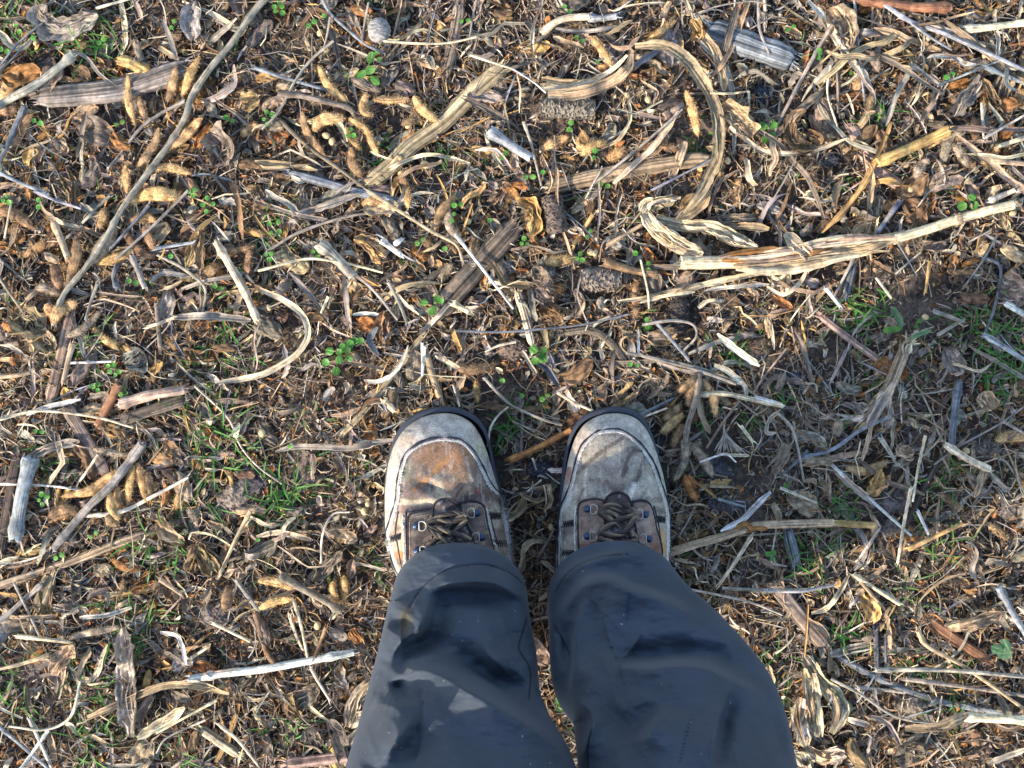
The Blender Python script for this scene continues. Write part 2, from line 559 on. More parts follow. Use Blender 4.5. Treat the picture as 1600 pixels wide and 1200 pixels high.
def pod_open(g, pl, w, c, rng, z=.013):
    """a shed pod: the two valves parted and twisting away from each other"""
    p = np.asarray(pl, float)
    d = p[-1] - p[0]
    nrm = np.array([-d[1], d[0]]) / (np.linalg.norm(d) + 1e-9)
    for sg in (-1, 1):
        o = np.linspace(.12, rng.uniform(.3, .75), len(p))[:, None] * nrm * w * sg
        ribbon(g, p + o, w * .85, vary(np.array(c) * (1.15 if sg > 0 else .9), rng, .15), rng, z=z + .004, A=9, cup=.45, twist=.9, rib=.05, rag=.08, ends=(.25, .1), roll=sg * .4, sag=.003)

def crumple(g, cx, cy, L, W, ang, c, rng, z=.010, curl=None, nu=22, nv=14, amp=.22):
    """a whole dead leaf, rolled across its midrib and wrinkled"""
    u, v = np.meshgrid(np.linspace(-1, 1, nu), np.linspace(-1, 1, nv), indexing='ij')
    wid = (1 - np.abs(u) ** 2.4) ** .75 * (1 + .14 * np.interp(u, np.linspace(-1, 1, 13), rng.uniform(-1, 1, 13)) * np.sign(v))
    curl = rng.uniform(.5, 2.2) if curl is None else curl
    bend = rng.uniform(-.9, .9)
    lx = L / 2 * PXM
    wy = W / 2 * PXM
    b = v * wid * curl
    y = np.where(abs(curl) > .05, np.sin(b) / max(curl, .05), v * wid) * wy
    h = (1 - np.cos(b)) / max(curl, .05) * wy
    x = u * lx
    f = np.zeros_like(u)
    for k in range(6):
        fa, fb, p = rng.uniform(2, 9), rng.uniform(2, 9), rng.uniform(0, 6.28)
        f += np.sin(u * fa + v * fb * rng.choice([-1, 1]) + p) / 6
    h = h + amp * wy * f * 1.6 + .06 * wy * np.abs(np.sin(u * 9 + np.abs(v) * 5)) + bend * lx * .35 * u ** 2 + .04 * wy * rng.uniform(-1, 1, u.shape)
    y = y + .12 * wy * np.sin(u * 3 + rng.uniform(0, 6)) + .06 * wy * f
    if rng.rand() < .4:
        h = -h
    h -= h.min()
    ca, sa = math.cos(ang), math.sin(ang)
    P0 = at(cx, cy, z)
    P0[2] += soil_low(P0[0], P0[1])
    V = np.stack([P0[0] + x * ca - y * sa, P0[1] + x * sa + y * ca, P0[2] + h], -1)
    uv = np.stack([u * lx + rng.uniform(0, 50), v * wy + rng.uniform(0, 50)], -1)
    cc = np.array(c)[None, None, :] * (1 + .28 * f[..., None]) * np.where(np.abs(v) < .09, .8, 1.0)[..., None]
    g.add(V, gridq(nu, nv), uv=uv, c=np.clip(cc, .01, .9))

def ball(n=14, m=20):
    th = np.linspace(0, math.pi, n)[:, None]
    ph = np.linspace(0, 2 * math.pi, m, endpoint=False)[None, :]
    return np.stack(np.broadcast_arrays(np.sin(th) * np.cos(ph), np.sin(th) * np.sin(ph), np.cos(th)), -1)

def bean(g, cx, cy, r, c, rng, z=.012):
    b = ball() * np.array([1.16, .92, .85]) * r * PXM
    a = rng.uniform(0, 6.28)
    R = np.array([[math.cos(a), -math.sin(a), 0], [math.sin(a), math.cos(a), 0], [0, 0, 1]])
    P = at(cx, cy, z)
    P[2] += soil_low(P[0], P[1])
    V = b @ R.T + P
    g.add(V, gridq(14, 20, True), uv=b[..., :2], c=c)
    h = V[7, 5]
    g.add(ball(5, 8).reshape(-1, 3) * np.array([.30, .14, .14]) * r * PXM @ R.T + V[4, 3], gridq(5, 8, True), c=np.array(c) * .35)

def clod(g, cx, cy, rx, ry, c, rng, z=.0, hz=.6):
    n, m = 46, 64
    b = ball(n, m)
    o = rng.uniform(0, 60, 3)
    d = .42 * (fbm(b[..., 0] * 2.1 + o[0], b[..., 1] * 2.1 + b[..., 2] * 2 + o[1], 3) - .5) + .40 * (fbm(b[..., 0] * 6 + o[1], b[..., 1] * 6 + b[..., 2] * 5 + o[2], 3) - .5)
    V = b * (1 + d)[..., None] * np.array([rx, ry, hz * (rx + ry) / 2]) * PXM
    P = at(cx, cy, z)
    P[2] += soil_low(P[0], P[1])
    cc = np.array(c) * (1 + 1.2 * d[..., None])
    g.add(V + P, gridq(n, m, True), uv=b[..., :2] * .02, c=np.clip(cc, .01, .7))

def cob(g, cx, cy, L, D, ang, c, rng, z=.016):
    """a piece of maize cob: pithy core bristling with rows of papery chaff"""
    L, R = L * PXM, D * PXM / 2
    ca, sa = math.cos(ang), math.sin(ang)
    ax, sd, up = np.array([ca, sa, 0]), np.array([-sa, ca, 0]), np.array([0, 0, 1.0])
    P = at(cx, cy, z)
    n, m = 14, 20
    t = np.linspace(-.5, .5, n)
    th = np.linspace(0, 2 * math.pi, m, endpoint=False)
    rr = R * .88 * (1 + .05 * rng.uniform(-1, 1, (n, m))) * (1 - .30 * np.abs(2 * t) ** 5)[:, None]
    V = P + ax * (t[:, None, None] * L) + rr[..., None] * (sd * np.cos(th)[None, :, None] + up * np.sin(th)[None, :, None])
    j = np.arange(m)
    k = (j + 1) % m
    mm = n * m
    caps = np.concatenate([np.stack([j, k, np.full(m, mm)], -1), np.stack([(n - 1) * m + j, (n - 1) * m + k, np.full(m, mm + 1)], -1)])
    g.add(np.concatenate([V.reshape(-1, 3), [P - ax * L * .5, P + ax * L * .5]]), gridq(n, m, True), caps, c=np.array(c) * .6)
    rows = int(L / .0023)
    for i in range(rows):
        tt = (i + .5) / rows - .5
        for q in range(24):
            a = 2 * math.pi * (q + .5 * (i % 2) + rng.uniform(-.3, .3)) / 24
            o = sd * math.cos(a) + up * math.sin(a)
            s2 = -sd * math.sin(a) + up * math.cos(a)
            p = P + ax * (tt * L + rng.uniform(-.0006, .0006)) + o * R * .85 * (1 - .30 * abs(2 * tt) ** 5)
            w = rng.uniform(.0010, .0017)
            h = R * rng.uniform(.07, .22)
            lean = ax * rng.uniform(-.002, .002) + s2 * rng.uniform(-.001, .001)
            tw = ax * rng.uniform(-.8, .8) + s2
            tw /= np.linalg.norm(tw)
            e = p + o * h + lean
            g.add([p - tw * w, p + tw * w, p + tw * w * 1.25 + o * h * .6 + lean * .4, p - tw * w * 1.25 + o * h * .6 + lean * .4, e - tw * w * .6, e + tw * w * .6],
                  [[0, 1, 2, 3], [3, 2, 5, 4]], c=np.clip(np.array(c) * rng.uniform(.42, .72) * np.array([.95, .93, .90]), .02, .75))

def leaf_disc(g, P, r, ang, tilt, c, rng, lobes=0, longer=1.0):
    n, m = 6, 22
    ph = np.linspace(0, 2 * math.pi, m, endpoint=False)
    rad = 1 + (.06 * np.cos(ph * lobes) if lobes else 0)
    rr = np.linspace(0.02, 1, n)
    x = rr[:, None] * (np.cos(ph) * rad)[None, :] * r * longer
    y = rr[:, None] * (np.sin(ph) * rad)[None, :] * r
    h = .22 * r * rr[:, None] ** 2 * np.cos(2 * ph)[None, :] - .12 * r * np.exp(-(y / (r * .16)) ** 2) + tilt * x
    ca, sa = math.cos(ang), math.sin(ang)
    V = np.stack([P[0] + x * ca - y * sa, P[1] + x * sa + y * ca, P[2] + h], -1)
    cc = np.array(c)[None, None, :] * np.where(np.abs(y) < r * .10, 1.35, 1.0)[..., None] * (1 + .12 * np.cos(ph * 5))[None, :, None]
    g.add(V, gridq(n, m, True), uv=np.stack([x, y], -1), c=cc)

def petiole(g, A, B, w, c, rng):
    t = np.linspace(0, 1, 7)[:, None]
    C = A * (1 - t) + B * t + np.array([0, 0, 1]) * np.sin(t * math.pi) * .002
    tube(g, [[0, 0], [1, 1]], w, c, rng, C=C, K=6, ends=(1, .8))

def blades(g, P0, n, L, rng, spread=.012, w=.0011, c=(.075, .20, .03)):
    """a few curving grass blades rising from P0"""
    Sn = 9
    for _ in range(n):
        a = rng.uniform(0, 6.28)
        l = L * rng.uniform(.5, 1.1)
        t = np.linspace(0, 1, Sn)
        el = rng.uniform(.25, 1.1) * (1 - .9 * t)
        a2 = a + rng.uniform(-.9, .9) * t
        st = np.stack([np.cos(el) * np.cos(a2), np.cos(el) * np.sin(a2), np.sin(el)], -1) * l / Sn
        C = P0 + np.array([rng.normal(0, spread), rng.normal(0, spread), 0]) + np.cumsum(st, 0)
        W = w * rng.uniform(.6, 1.25) * (1 - t ** 2.2 * .9)
        sd = np.stack([-np.sin(a2), np.cos(a2), np.zeros(Sn)], -1)
        V = np.stack([C - sd * W[:, None], C + np.array([0, 0, -.0003]), C + sd * W[:, None]], 1)
        cc = vary(c, rng, .35) * np.linspace(.75, 1.2, Sn)[:, None, None]
        g.add(V, gridq(Sn, 3), uv=np.stack(np.broadcast_arrays((t * l)[:, None], np.array([-1, 0, 1.])[None, :] * w), -1), c=np.broadcast_to(cc, (Sn, 3, 3)))
# ------------------------------------------------------------------ the person: boots and trousers
def pl_dist(px, py, poly, closed=False):
    """distance from points to a polyline, in photo pixels, with the position along it (0..1)"""
    p = np.asarray(poly, float)
    if closed:
        p = np.concatenate([p, p[:1]])
    best = np.full(np.shape(px), 1e9)
    pos = np.zeros(np.shape(px))
    seg = np.linalg.norm(np.diff(p, axis=0), axis=1)
    acc = np.concatenate([[0], np.cumsum(seg)]) / max(seg.sum(), 1e-9)
    for i in range(len(p) - 1):
        a, d = p[i], p[i + 1] - p[i]
        t = np.clip(((px - a[0]) * d[0] + (py - a[1]) * d[1]) / (d @ d + 1e-12), 0, 1)
        r = np.hypot(px - a[0] - t * d[0], py - a[1] - t * d[1])
        m = r < best
        best = np.where(m, r, best)
        pos = np.where(m, acc[i] + t * (acc[i + 1] - acc[i]), pos)
    return best, pos

def resample(poly, n, closed=False):
    p = smooth_line(np.asarray(list(poly) + ([poly[0]] if closed else []), float), 1.0)
    s = np.concatenate([[0], np.cumsum(np.linalg.norm(np.diff(p, axis=0), axis=1))])
    t = np.linspace(0, s[-1], n, endpoint=not closed)
    return np.stack([np.interp(t, s, p[:, 0]), np.interp(t, s, p[:, 1])], -1)

def mixc(c, col, k):
    return c * (1 - k[..., None]) + np.array(col) * k[..., None]

class Boot:
    def __init__(self, d):
        self.d = d
        self.out = resample(d['rand'] + d['heel'], 420, True)

    def H(self, px, py):
        dist, _ = pl_dist(px, py, self.out[::3], True)
        T = np.interp(py, [640, 665, 700, 740, 780, 810, 850, 900, 960, 1080], [.050, .058, .065, .070, .077, .084, .093, .096, .100, .100])
        k = np.clip(dist / np.interp(py, [640, 700, 800], [58, 50, 46]), 0, 1)
        f = (1 - (1 - k) ** 2.3) ** .62
        wr = .0026 * np.sin((py + 9 * np.sin(px * .07) + 14 * fbm(px * .03, py * .03, 2)) * .17) * np.clip((py - 735) / 25, 0, 1) * np.clip((805 - py) / 20, 0, 1) * np.clip(k * 2 - .6, 0, 1)
        return .027 + (T - .027) * f + wr

    def P(self, px, py, off=0.):
        return at(px, py, self.H(px, py) + off)

    def cord(self, g, line, w, c, rng, off=.001, K=6, rag=.25, fray=0, fl=(2, 5), side=0, hc=None):
        l = smooth_line(line, 1.6)
        C = self.P(l[:, 0], l[:, 1], off)
        tube(g, l, w, c, rng, C=C, K=K, rag=rag, ends=(1, 1))
        for _ in range(int(fray * len(l))):
            i = rng.randint(1, len(l) - 1)
            t = l[i + 1] - l[i - 1]
            t /= np.linalg.norm(t) + 1e-9
            nrm = np.array([-t[1], t[0]]) * (side if side else rng.choice([-1, 1]))
            q = l[i] + (nrm * rng.uniform(.4, 1) + t * rng.uniform(-.9, .9)) * rng.uniform(*fl)
            a = C[i] + np.array([0, 0, .0006])
            b = self.P(q[0], q[1], rng.uniform(.001, .004))
            s = np.array([t[0], -t[1], 0]) * rng.uniform(.0001, .00028)
            g.add([a - s, a + s, b], t=[[0, 1, 2]], c=vary(hc if hc is not None else c, rng, .15))

    def patch(self, g, poly, off, cfun, n=150, rings=26):
        e = resample(poly, n, True)
        cen = e.mean(0)
        r = np.linspace(0, 1, rings)
        q = cen + (e - cen)[None] * r[:, None, None]
        o = off * np.minimum(1, (1 - r) / .06 + .15)
        V = self.P(q[..., 0], q[..., 1], o[:, None])
        g.add(V, gridq(rings, n, True), uv=V[..., :2], c=cfun(q[..., 0], q[..., 1]))

def dash(b, g, line, c, step, ln, w, rng, off):
    """a row of stitches"""
    l = resample(line, max(4, int(np.sum(np.linalg.norm(np.diff(np.asarray(line, float), axis=0), axis=1)))))
    i = 0.
    while i + ln < len(l):
        m = l[int(i):int(i + ln) + 1]
        if len(m) > 1:
            C = b.P(m[:, 0], m[:, 1], off)
            if len(C) < 3:
                C = np.array([C[0], (C[0] + C[-1]) / 2, C[-1]])
            tube(g, m, w, c, rng, C=C, K=5, rag=.1, ends=(1, 1))
        i += step

def make_boot(d, parent, rng):
    b = Boot(d)
    # upper: canvas vamp, quarters and shaft in one surface
    N, Kr = 420, 90
    spine = np.stack([np.interp(b.out[:, 1], [640, 1080], d['spine']), np.clip(b.out[:, 1], 705, 1030)], -1)
    t = np.linspace(0, 1, Kr)[:, None, None]
    q = b.out[None] * (1 - t) + spine[None] * t
    px, py = q[..., 0], q[..., 1]
    V = b.P(px, py)
    g = Geo()
    g.add(V, gridq(Kr, N, True), uv=V[..., :2], c=d['paint'](px, py))
    low = at(b.out[:, 0], b.out[:, 1], .012)
    g.add(np.stack([V[0], low]), gridq(2, N, True), c=(.2, .18, .15))
    up = tag(build('boot', g, M_CANVAS, parent), d['label'])
    # sole
    g = Geo()
    so = resample(d['sole'] + d['heel'], 300, True)
    cen = np.array([np.mean(so[:, 0]), 860.])
    lugs = (np.sin(np.arange(300) * .9) > .1) * .9
    rows = []
    for z, k in ((-.004, 3.), (.006, .6), (.010, .0), (.020, .0), (.0265, .8), (.030, 3.), (.030, 9.)):
        dd = so - cen
        dd = dd / np.linalg.norm(dd, axis=1)[:, None]
        kk = k + (lugs if z < .009 else 0)
        qq = so - dd * np.reshape(kk, (-1, 1) if np.ndim(kk) else ())
        rows.append(at(qq[:, 0], qq[:, 1], z))
    rows = np.array(rows)
    g.add(rows, gridq(7, 300, True), c=(.030, .036, .052))
    tz = rows[0].mean(0)
    g.add(np.concatenate([rows[0], [tz]]), t=[[i, (i + 1) % 300, 300] for i in range(300)], c=(.02, .02, .025))
    build('sole', g, M_RUBBER, up)
    # toe rand: pale worn band round the toe and sides
    g = Geo()
    n, A = 300, 22
    o = resample(d['rand'], n)
    i_ = resample(d['inner'], n)
    tt = np.linspace(0, 1, A)[None, :, None]
    q = o[:, None] * (1 - tt) + i_[:, None] * tt
    px, py = q[..., 0], q[..., 1]
    off = np.interp(np.linspace(0, 1, A), [0, .1, .9, .96, 1], [.0015, .0028, .0028, .0022, -.001])
    V = b.P(px, py, off[None, :])
    V[:, 0] = at(o[:, 0], o[:, 1], .020)
    g.add(V, gridq(n, A), uv=V[..., :2], c=d['randpaint'](px, py, np.broadcast_to(np.linspace(0, 1, A)[None, :], px.shape)))
    build('toe_rand', g, M_RAND, up)
    # frayed white edging and dark piping
    g = Geo()
    navy, white = (.035, .035, .05), (.68, .66, .62)
    inn = np.asarray(d['inner'], float)
    cen = np.array([d['spine'][0], 780.])
    outw = inn + (inn - cen) / np.linalg.norm(inn - cen, axis=1)[:, None] * 4.2
    b.cord(g, outw, 4.0, navy, rng, .0020, rag=.5, fray=.8, fl=(1, 3.5))
    b.cord(g, inn, 2.0, (.50, .48, .44), rng, .0016, rag=.95, fray=7, fl=(1.2, 5.0), hc=white)
    for l, dens, fl, side in d['frays']:
        b.cord(g, l, 1.7, (.48, .46, .43), rng, .0013, rag=.95, fray=dens * 2.6, fl=fl, side=side, hc=white)
    for l in d['seams']:
        b.cord(g, l, 2.2, navy, rng, .0008, rag=.3)
    for l in d['zig']:
        l = np.asarray(l, float)
        z = resample(l, 15)
        z[:, 1] += np.where(np.arange(15) % 2, 5.0, -5.0)
        C = b.P(z[:, 0], z[:, 1], .0012)
        for a in range(14):
            tube(g, z[a:a + 2], 1.5, (.02, .02, .025), rng, C=np.linspace(C[a], C[a + 1], 4), K=5, ends=(1, 1))
    build('frayed_edging', g, M_FRAY, up)
    # eyelet facings and tongue
    for poly in d['facings']:
        g = Geo()
        b.patch(g, poly, .0035, d['facepaint'])
        e = resample(poly, 120, True)
        edge = np.concatenate([e, e[:1]])
        b.cord(g, edge, 3.0, (.030, .028, .035), rng, .0030, rag=.2)
        ins = e.mean(0) + (e - e.mean(0)) * .86
        dash(b, g, ins, (.33, .27, .20), 4.2, 2.6, 1.0, rng, .0042)
        build('eyelet_facing', g, M_CANVAS, up)
    g = Geo()
    b.patch(g, d['tongue'], .0058, d['tonguepaint'])
    e = resample(d['tongue'], 120, True)
    b.cord(g, np.concatenate([e, e[:1]]), 2.6, (.035, .03, .035), rng, .0055, rag=.2)
    build('tongue', g, M_CANVAS, up)
    # eyelets: blue-black rivet with a steel ring
    for (ex, ey, rx) in d['eyelets']:
        g = Geo()
        base = b.P(np.array(ex), np.array(ey), .004)
        r = .0036
        v = ball(10, 20) * np.array([1, 1, .55]) * r + base
        g.add(v, gridq(10, 20, True), c=(.028, .048, .10))
        g.add(ball(6, 12) * np.array([1, 1, .5]) * r * .4 + base + np.array([0, 0, r * .45]), gridq(6, 12, True), c=(.05, .08, .15))
        th = np.linspace(-2.2, 2.2, 24) + (0 if rx > ex else math.pi)
        cx = (ex + rx) / 2.0
        lx, ly = cx + 7.0 * np.cos(th), ey + 7.4 * np.sin(th)
        C = at(lx, ly, b.H(np.array(cx), np.array(ey)) + .0065 + .001 * np.cos(th))
        C = np.concatenate([C, C[:1]])
        tube(g, [[0, 0], [1, 1]], 1.8, (.34, .32, .29), rng, C=C, K=8, rag=0, ends=(1, 1))
        st = np.array([[ex, ey], [ex + np.sign(rx - ex) * 5, ey]])
        tube(g, st, 5.0, (.10, .11, .14), rng, C=np.linspace(base, at(st[1, 0], st[1, 1], base[2] + .001), 5), K=8, ends=(1, 1), flat=.5)
        build('eyelet', g, M_METAL, up)
    # laces: flat round cord in brown fleck
    g = Geo()
    for k, l in enumerate(d['laces']):
        l = smooth_line(l, 1.3)
        C = b.P(l[:, 0], l[:, 1], .0095 + .002 * (k % 2))
        n = len(l)
        T, Sd, Up, s = frame(C)
        for strand in range(3):
            a = s / .0042 + strand * 2.09
            CC = C + (Sd * np.cos(a)[:, None] + Up * np.sin(a)[:, None]) * .0012
            tube(g, l, 4.8, [(.07, .056, .046), (.036, .032, .032), (.16, .125, .09)][strand], rng, C=CC, K=7, rag=.1, ends=(1, 1))
    build('lace', g, M_FRAY, up)
    return up

def st(px, py, line, w, soft=1.5):
    r, _ = pl_dist(px, py, line)
    return np.clip((w / 2 + soft - r) / soft, 0, 1)

def blob(px, py, x, y, rx, ry, p=2.):
    r = np.hypot((px - x) / rx, (py - y) / ry) + .35 * (fbm(px * .07, py * .07, 3) - .5)
    return np.clip((1.15 - r) / .45, 0, 1)

def n1(px, py, s, o=3):
    return fbm(px * s + 300, py * s + 300, o)

def worn(c, px, py, k=1.0):
    """rubbed canvas: fine fleck, pale scuffs, dirt in the weave"""
    f = vnoise(px * .55, py * .55) * .5 + vnoise(px * 1.1 + 9, py * 1.1) * .5
    c = c * (1 + .45 * k * (f - .5))[..., None]
    s = n1(px * 1.6, py * .5, .12, 4)
    c = mixc(c, np.array((.46, .42, .37)), .45 * k * np.clip((s - .58) * 7, 0, 1) * np.clip(f * 1.6, 0, 1))
    d = n1(px + 77, py, .10, 4)
    return mixc(c, np.array((.07, .055, .045)), .5 * k * np.clip((d - .60) * 7, 0, 1))

def paint_orange(px, py):
    c = np.zeros(px.shape + (3,)) + np.array((.205, .150, .115))
    c = c * (.62 + .76 * n1(px, py, .05))[..., None]
    c = mixc(c, (.27, .140, .075), .7 * blob(px, py, 694, 712, 46, 25))
    c = mixc(c, (.29, .155, .08), .5 * blob(px, py, 720, 725, 20, 26))
    c = mixc(c, (.15, .16, .115), .7 * blob(px, py, 636, 738, 13, 22))
    c = mixc(c, (.17, .125, .115), .6 * blob(px, py, 648, 765, 30, 22))
    c = mixc(c, (.42, .34, .24), .8 * st(px, py, [(681, 748), (687, 765), (690, 780)], 9, 6))
    c = mixc(c, (.40, .33, .27), .7 * st(px, py, [(729, 716), (733, 735), (737, 752)], 2.5, 3))
    c = mixc(c, (.36, .17, .06), .8 * st(px, py, [(646, 766), (668, 748), (684, 731), (706, 712)], 3, 3))
    c = mixc(c, (.36, .18, .08), .6 * st(px, py, [(655, 735), (655, 757)], 2, 2))
    c = mixc(c, (.07, .05, .045), .8 * st(px, py, [(711, 779), (717, 768), (723, 761)], 2.5, 2))
    c = mixc(c, (.06, .045, .04), .7 * st(px, py, [(672, 757), (676, 764)], 4, 4))
    c = mixc(c, (.08, .06, .055), .75 * st(px, py, [(728, 778), (745, 768), (768, 776)], 8, 8))
    c = mixc(c, (.25, .06, .04), .6 * blob(px, py, 748, 767, 5, 5))
    c = mixc(c, (.52, .42, .28), .85 * st(px, py, [(625, 783), (645, 786), (680, 784), (700, 778)], 6, 3))
    c = mixc(c, (.17, .115, .09), .7 * st(px, py, [(622, 797), (650, 796), (672, 794)], 7, 5))
    low = np.clip((py - 800) / 12, 0, 1)
    c = mixc(c, (.34, .285, .205), .85 * low * np.clip((n1(px, py, .06) - .36) * 8, 0, 1))
    c = mixc(c, (.36, .13, .04), .8 * blob(px, py, 624, 868, 9, 8))
    c = mixc(c, (.10, .075, .06), .7 * blob(px, py, 622, 878, 10, 6))
    c = mixc(c, (.30, .27, .21), .8 * blob(px, py, 774, 800, 10, 16))
    return np.clip(worn(c, px, py), .015, .8)

def paint_tan(px, py):
    c = np.zeros(px.shape + (3,)) + np.array((.300, .265, .215))
    c = c * (.66 + .68 * n1(px, py, .06))[..., None]
    c = mixc(c, (.34, .315, .25), .5 * blob(px, py, 905, 790, 26, 22))
    c = mixc(c, (.21, .175, .15), .7 * blob(px, py, 962, 745, 26, 26))
    c = mixc(c, (.38, .36, .31), .5 * blob(px, py, 1012, 765, 18, 24))
    for l, w in (([(903, 737), (925, 718), (945, 701), (973, 685)], 4), ([(1006, 703), (990, 705), (982, 714), (978, 728), (973, 744)], 4.5), ([(1008, 712), (1000, 738), (992, 755)], 4)):
        c = mixc(c, (.10, .075, .07), .8 * st(px, py, l, w, 2.5))
    c = mixc(c, (.08, .065, .06), .7 * st(px, py, [(974, 743), (985, 727)], 1.6, 1.6))
    c = mixc(c, (.55, .52, .46), .8 * st(px, py, [(991, 757), (985, 776)], 5, 3))
    c = mixc(c, (.48, .44, .36), .7 * st(px, py, [(917, 733), (913, 752), (915, 778)], 2, 2))
    c = mixc(c, (.10, .085, .08), .7 * st(px, py, [(911, 765), (905, 778), (905, 788)], 3, 3))
    c = mixc(c, (.10, .085, .08), .6 * st(px, py, [(948, 752), (962, 768)], 2, 4))
    c = mixc(c, (.09, .075, .075), .75 * st(px, py, [(876, 832), (898, 826)], 9, 5))
    c = mixc(c, (.09, .08, .075), .7 * st(px, py, [(1020, 794), (1042, 799)], 6, 3))
    c = mixc(c, (.42, .24, .07), .7 * st(px, py, [(1034, 832), (1037, 866)], 6, 3))
    return np.clip(worn(c, px, py), .015, .8)

def rand_orange(px, py, t):
    c = np.zeros(px.shape + (3,)) + np.array((.38, .352, .305))
    c = mixc(c, (.40, .37, .335), .8 * blob(px, py, 690, 668, 55, 20))
    c = mixc(c, (.52, .40, .30), .7 * blob(px, py, 640, 690, 18, 12))
    c = mixc(c, (.54, .46, .36), .6 * blob(px, py, 614, 745, 8, 30))
    c = mixc(c, (.12, .11, .115), .8 * blob(px, py, 639, 673, 9, 3))
    c = mixc(c, (.36, .38, .22), .55 * blob(px, py, 752, 702, 12, 12))
    c = mixc(c, (.22, .20, .21), .8 * np.clip((t - .72) / .16, 0, 1) * np.clip((735 - py) / 20, 0, 1))
    c = mixc(c, (.34, .33, .33), .6 * np.clip((px - 752) / 14, 0, 1))
    return np.clip(worn(c * (.66 + .60 * n1(px, py, .11))[..., None], px, py, .7), .02, .75)

def rand_tan(px, py, t):
    c = np.zeros(px.shape + (3,)) + np.array((.38, .36, .325))
    c = mixc(c, (.50, .39, .30), .7 * blob(px, py, 908, 690, 20, 26))
    c = mixc(c, (.58, .50, .40), .6 * blob(px, py, 890, 735, 9, 30))
    c = mixc(c, (.20, .075, .055), .7 * blob(px, py, 889, 738, 6, 10))
    c = mixc(c, (.28, .13, .09), .5 * blob(px, py, 888, 748, 6, 10))
    c = mixc(c, (.36, .42, .33), .6 * blob(px, py, 1034, 748, 8, 22))
    c = mixc(c, (.40, .38, .36), .6 * blob(px, py, 960, 662, 34, 9))
    c = mixc(c, (.22, .22, .24), .6 * np.clip((t - .78) / .14, 0, 1))
    return np.clip(worn(c * (.66 + .60 * n1(px, py, .11))[..., None], px, py, .7), .02, .75)

def face_dark(px, py):
    c = np.zeros(px.shape + (3,)) + np.array((.105, .080, .066))
    c = c * (.55 + .9 * n1(px, py, .09))[..., None]
    return np.clip(mixc(c, (.27, .20, .15), .7 * np.clip((n1(px, py, .06) - .52) * 7, 0, 1)), .01, .6)

def face_pink(px, py):
    c = np.zeros(px.shape + (3,)) + np.array((.21, .145, .115))
    c = c * (.6 + .8 * n1(px, py, .09))[..., None]
    c = mixc(c, (.36, .27, .215), .7 * np.clip((n1(px, py, .07) - .5) * 7, 0, 1))
    return np.clip(mixc(c, (.16, .055, .035), .6 * np.clip((py - 845) / 10, 0, 1)), .01, .6)

def tongue_dark(px, py):
    c = np.zeros(px.shape + (3,)) + np.array((.060, .050, .050))
    c = c * (.5 + 1.0 * n1(px, py, .12))[..., None]
    return np.clip(mixc(c, (.30, .29, .29), .6 * np.clip((n1(px, py, .16) - .60) * 9, 0, 1)), .01, .6)

LEFT_BOOT = dict(
    label='boot with an orange-brown stained canvas toe panel', spine=(690, 712), paint=paint_orange, randpaint=rand_orange, facepaint=face_dark, tonguepaint=tongue_dark,
    rand=[(622, 905), (612, 880), (603, 835), (601, 790), (602, 755), (607, 720), (617, 692), (632, 670), (655, 653), (685, 645), (712, 647), (735, 659), (750, 679),
          (761, 705), (770, 735), (779, 765), (787, 795), (794, 825), (799, 870), (803, 905)],
    heel=[(808, 960), (805, 1020), (780, 1068), (735, 1088), (690, 1080), (655, 1050), (636, 1000)],
    sole=[(621, 905), (611, 880), (602, 835), (600, 790), (601, 752), (606, 716), (615, 686), (630, 661), (655, 643), (688, 635), (716, 637), (742, 649), (759, 670),
          (768, 700), (775, 735), (783, 765), (791, 795), (797, 825), (802, 870), (805, 905)],
    inner=[(630, 905), (618, 880), (607, 836), (612, 814), (622, 783), (624, 760), (627, 740), (632, 722), (639, 709), (658, 696), (675, 690), (692, 688), (708, 689), (720, 692),
           (737, 707), (751, 732), (765, 759), (782, 777), (786, 800), (791, 830), (796, 870), (799, 905)],
    frays=[([(782, 777), (787, 807), (793, 842), (799, 885)], 2.6, (4, 13), -1), ([(603, 842), (607, 862), (614, 885)], 1.6, (3, 8), 0),
           ([(629, 806), (630, 830), (632, 876), (637, 897)], .8, (1.5, 4), 0), ([(760, 794), (764, 818), (770, 843), (777, 856)], 1.2, (2, 6), 0)],
    seams=[[(622, 800), (618, 830), (621, 850), (628, 890)], [(676, 794), (640, 800), (634, 806), (636, 890)], [(766, 800), (770, 822), (778, 850)]],
    zig=[[(609, 843), (626, 838)], [(766, 806), (783, 806)], [(771, 848), (794, 850)]],
    facings=[[(637, 808), (645, 801), (668, 797), (676, 798), (676, 830), (678, 862), (672, 905), (640, 905), (638, 860)],
             [(718, 786), (733, 783), (748, 785), (757, 793), (761, 815), (768, 845), (772, 870), (748, 862), (738, 835), (724, 806)]],
    tongue=[(676, 800), (678, 788), (686, 781), (698, 779), (709, 783), (716, 790), (724, 812), (738, 840), (744, 870), (700, 880), (676, 870), (676, 830)],
    eyelets=[(650, 822, 668), (652, 861, 669), (745, 802, 729), (752, 840, 737)],
    laces=[[(668, 821), (685, 814), (708, 815), (728, 808)], [(668, 824), (690, 828), (712, 834), (736, 843)], [(672, 858), (690, 848), (706, 836), (729, 812)],
           [(671, 864), (700, 868), (735, 850)], [(668, 819), (690, 806), (712, 802), (729, 808)], [(670, 828), (698, 846), (724, 856), (738, 848)], [(673, 852), (700, 822), (726, 804)]])
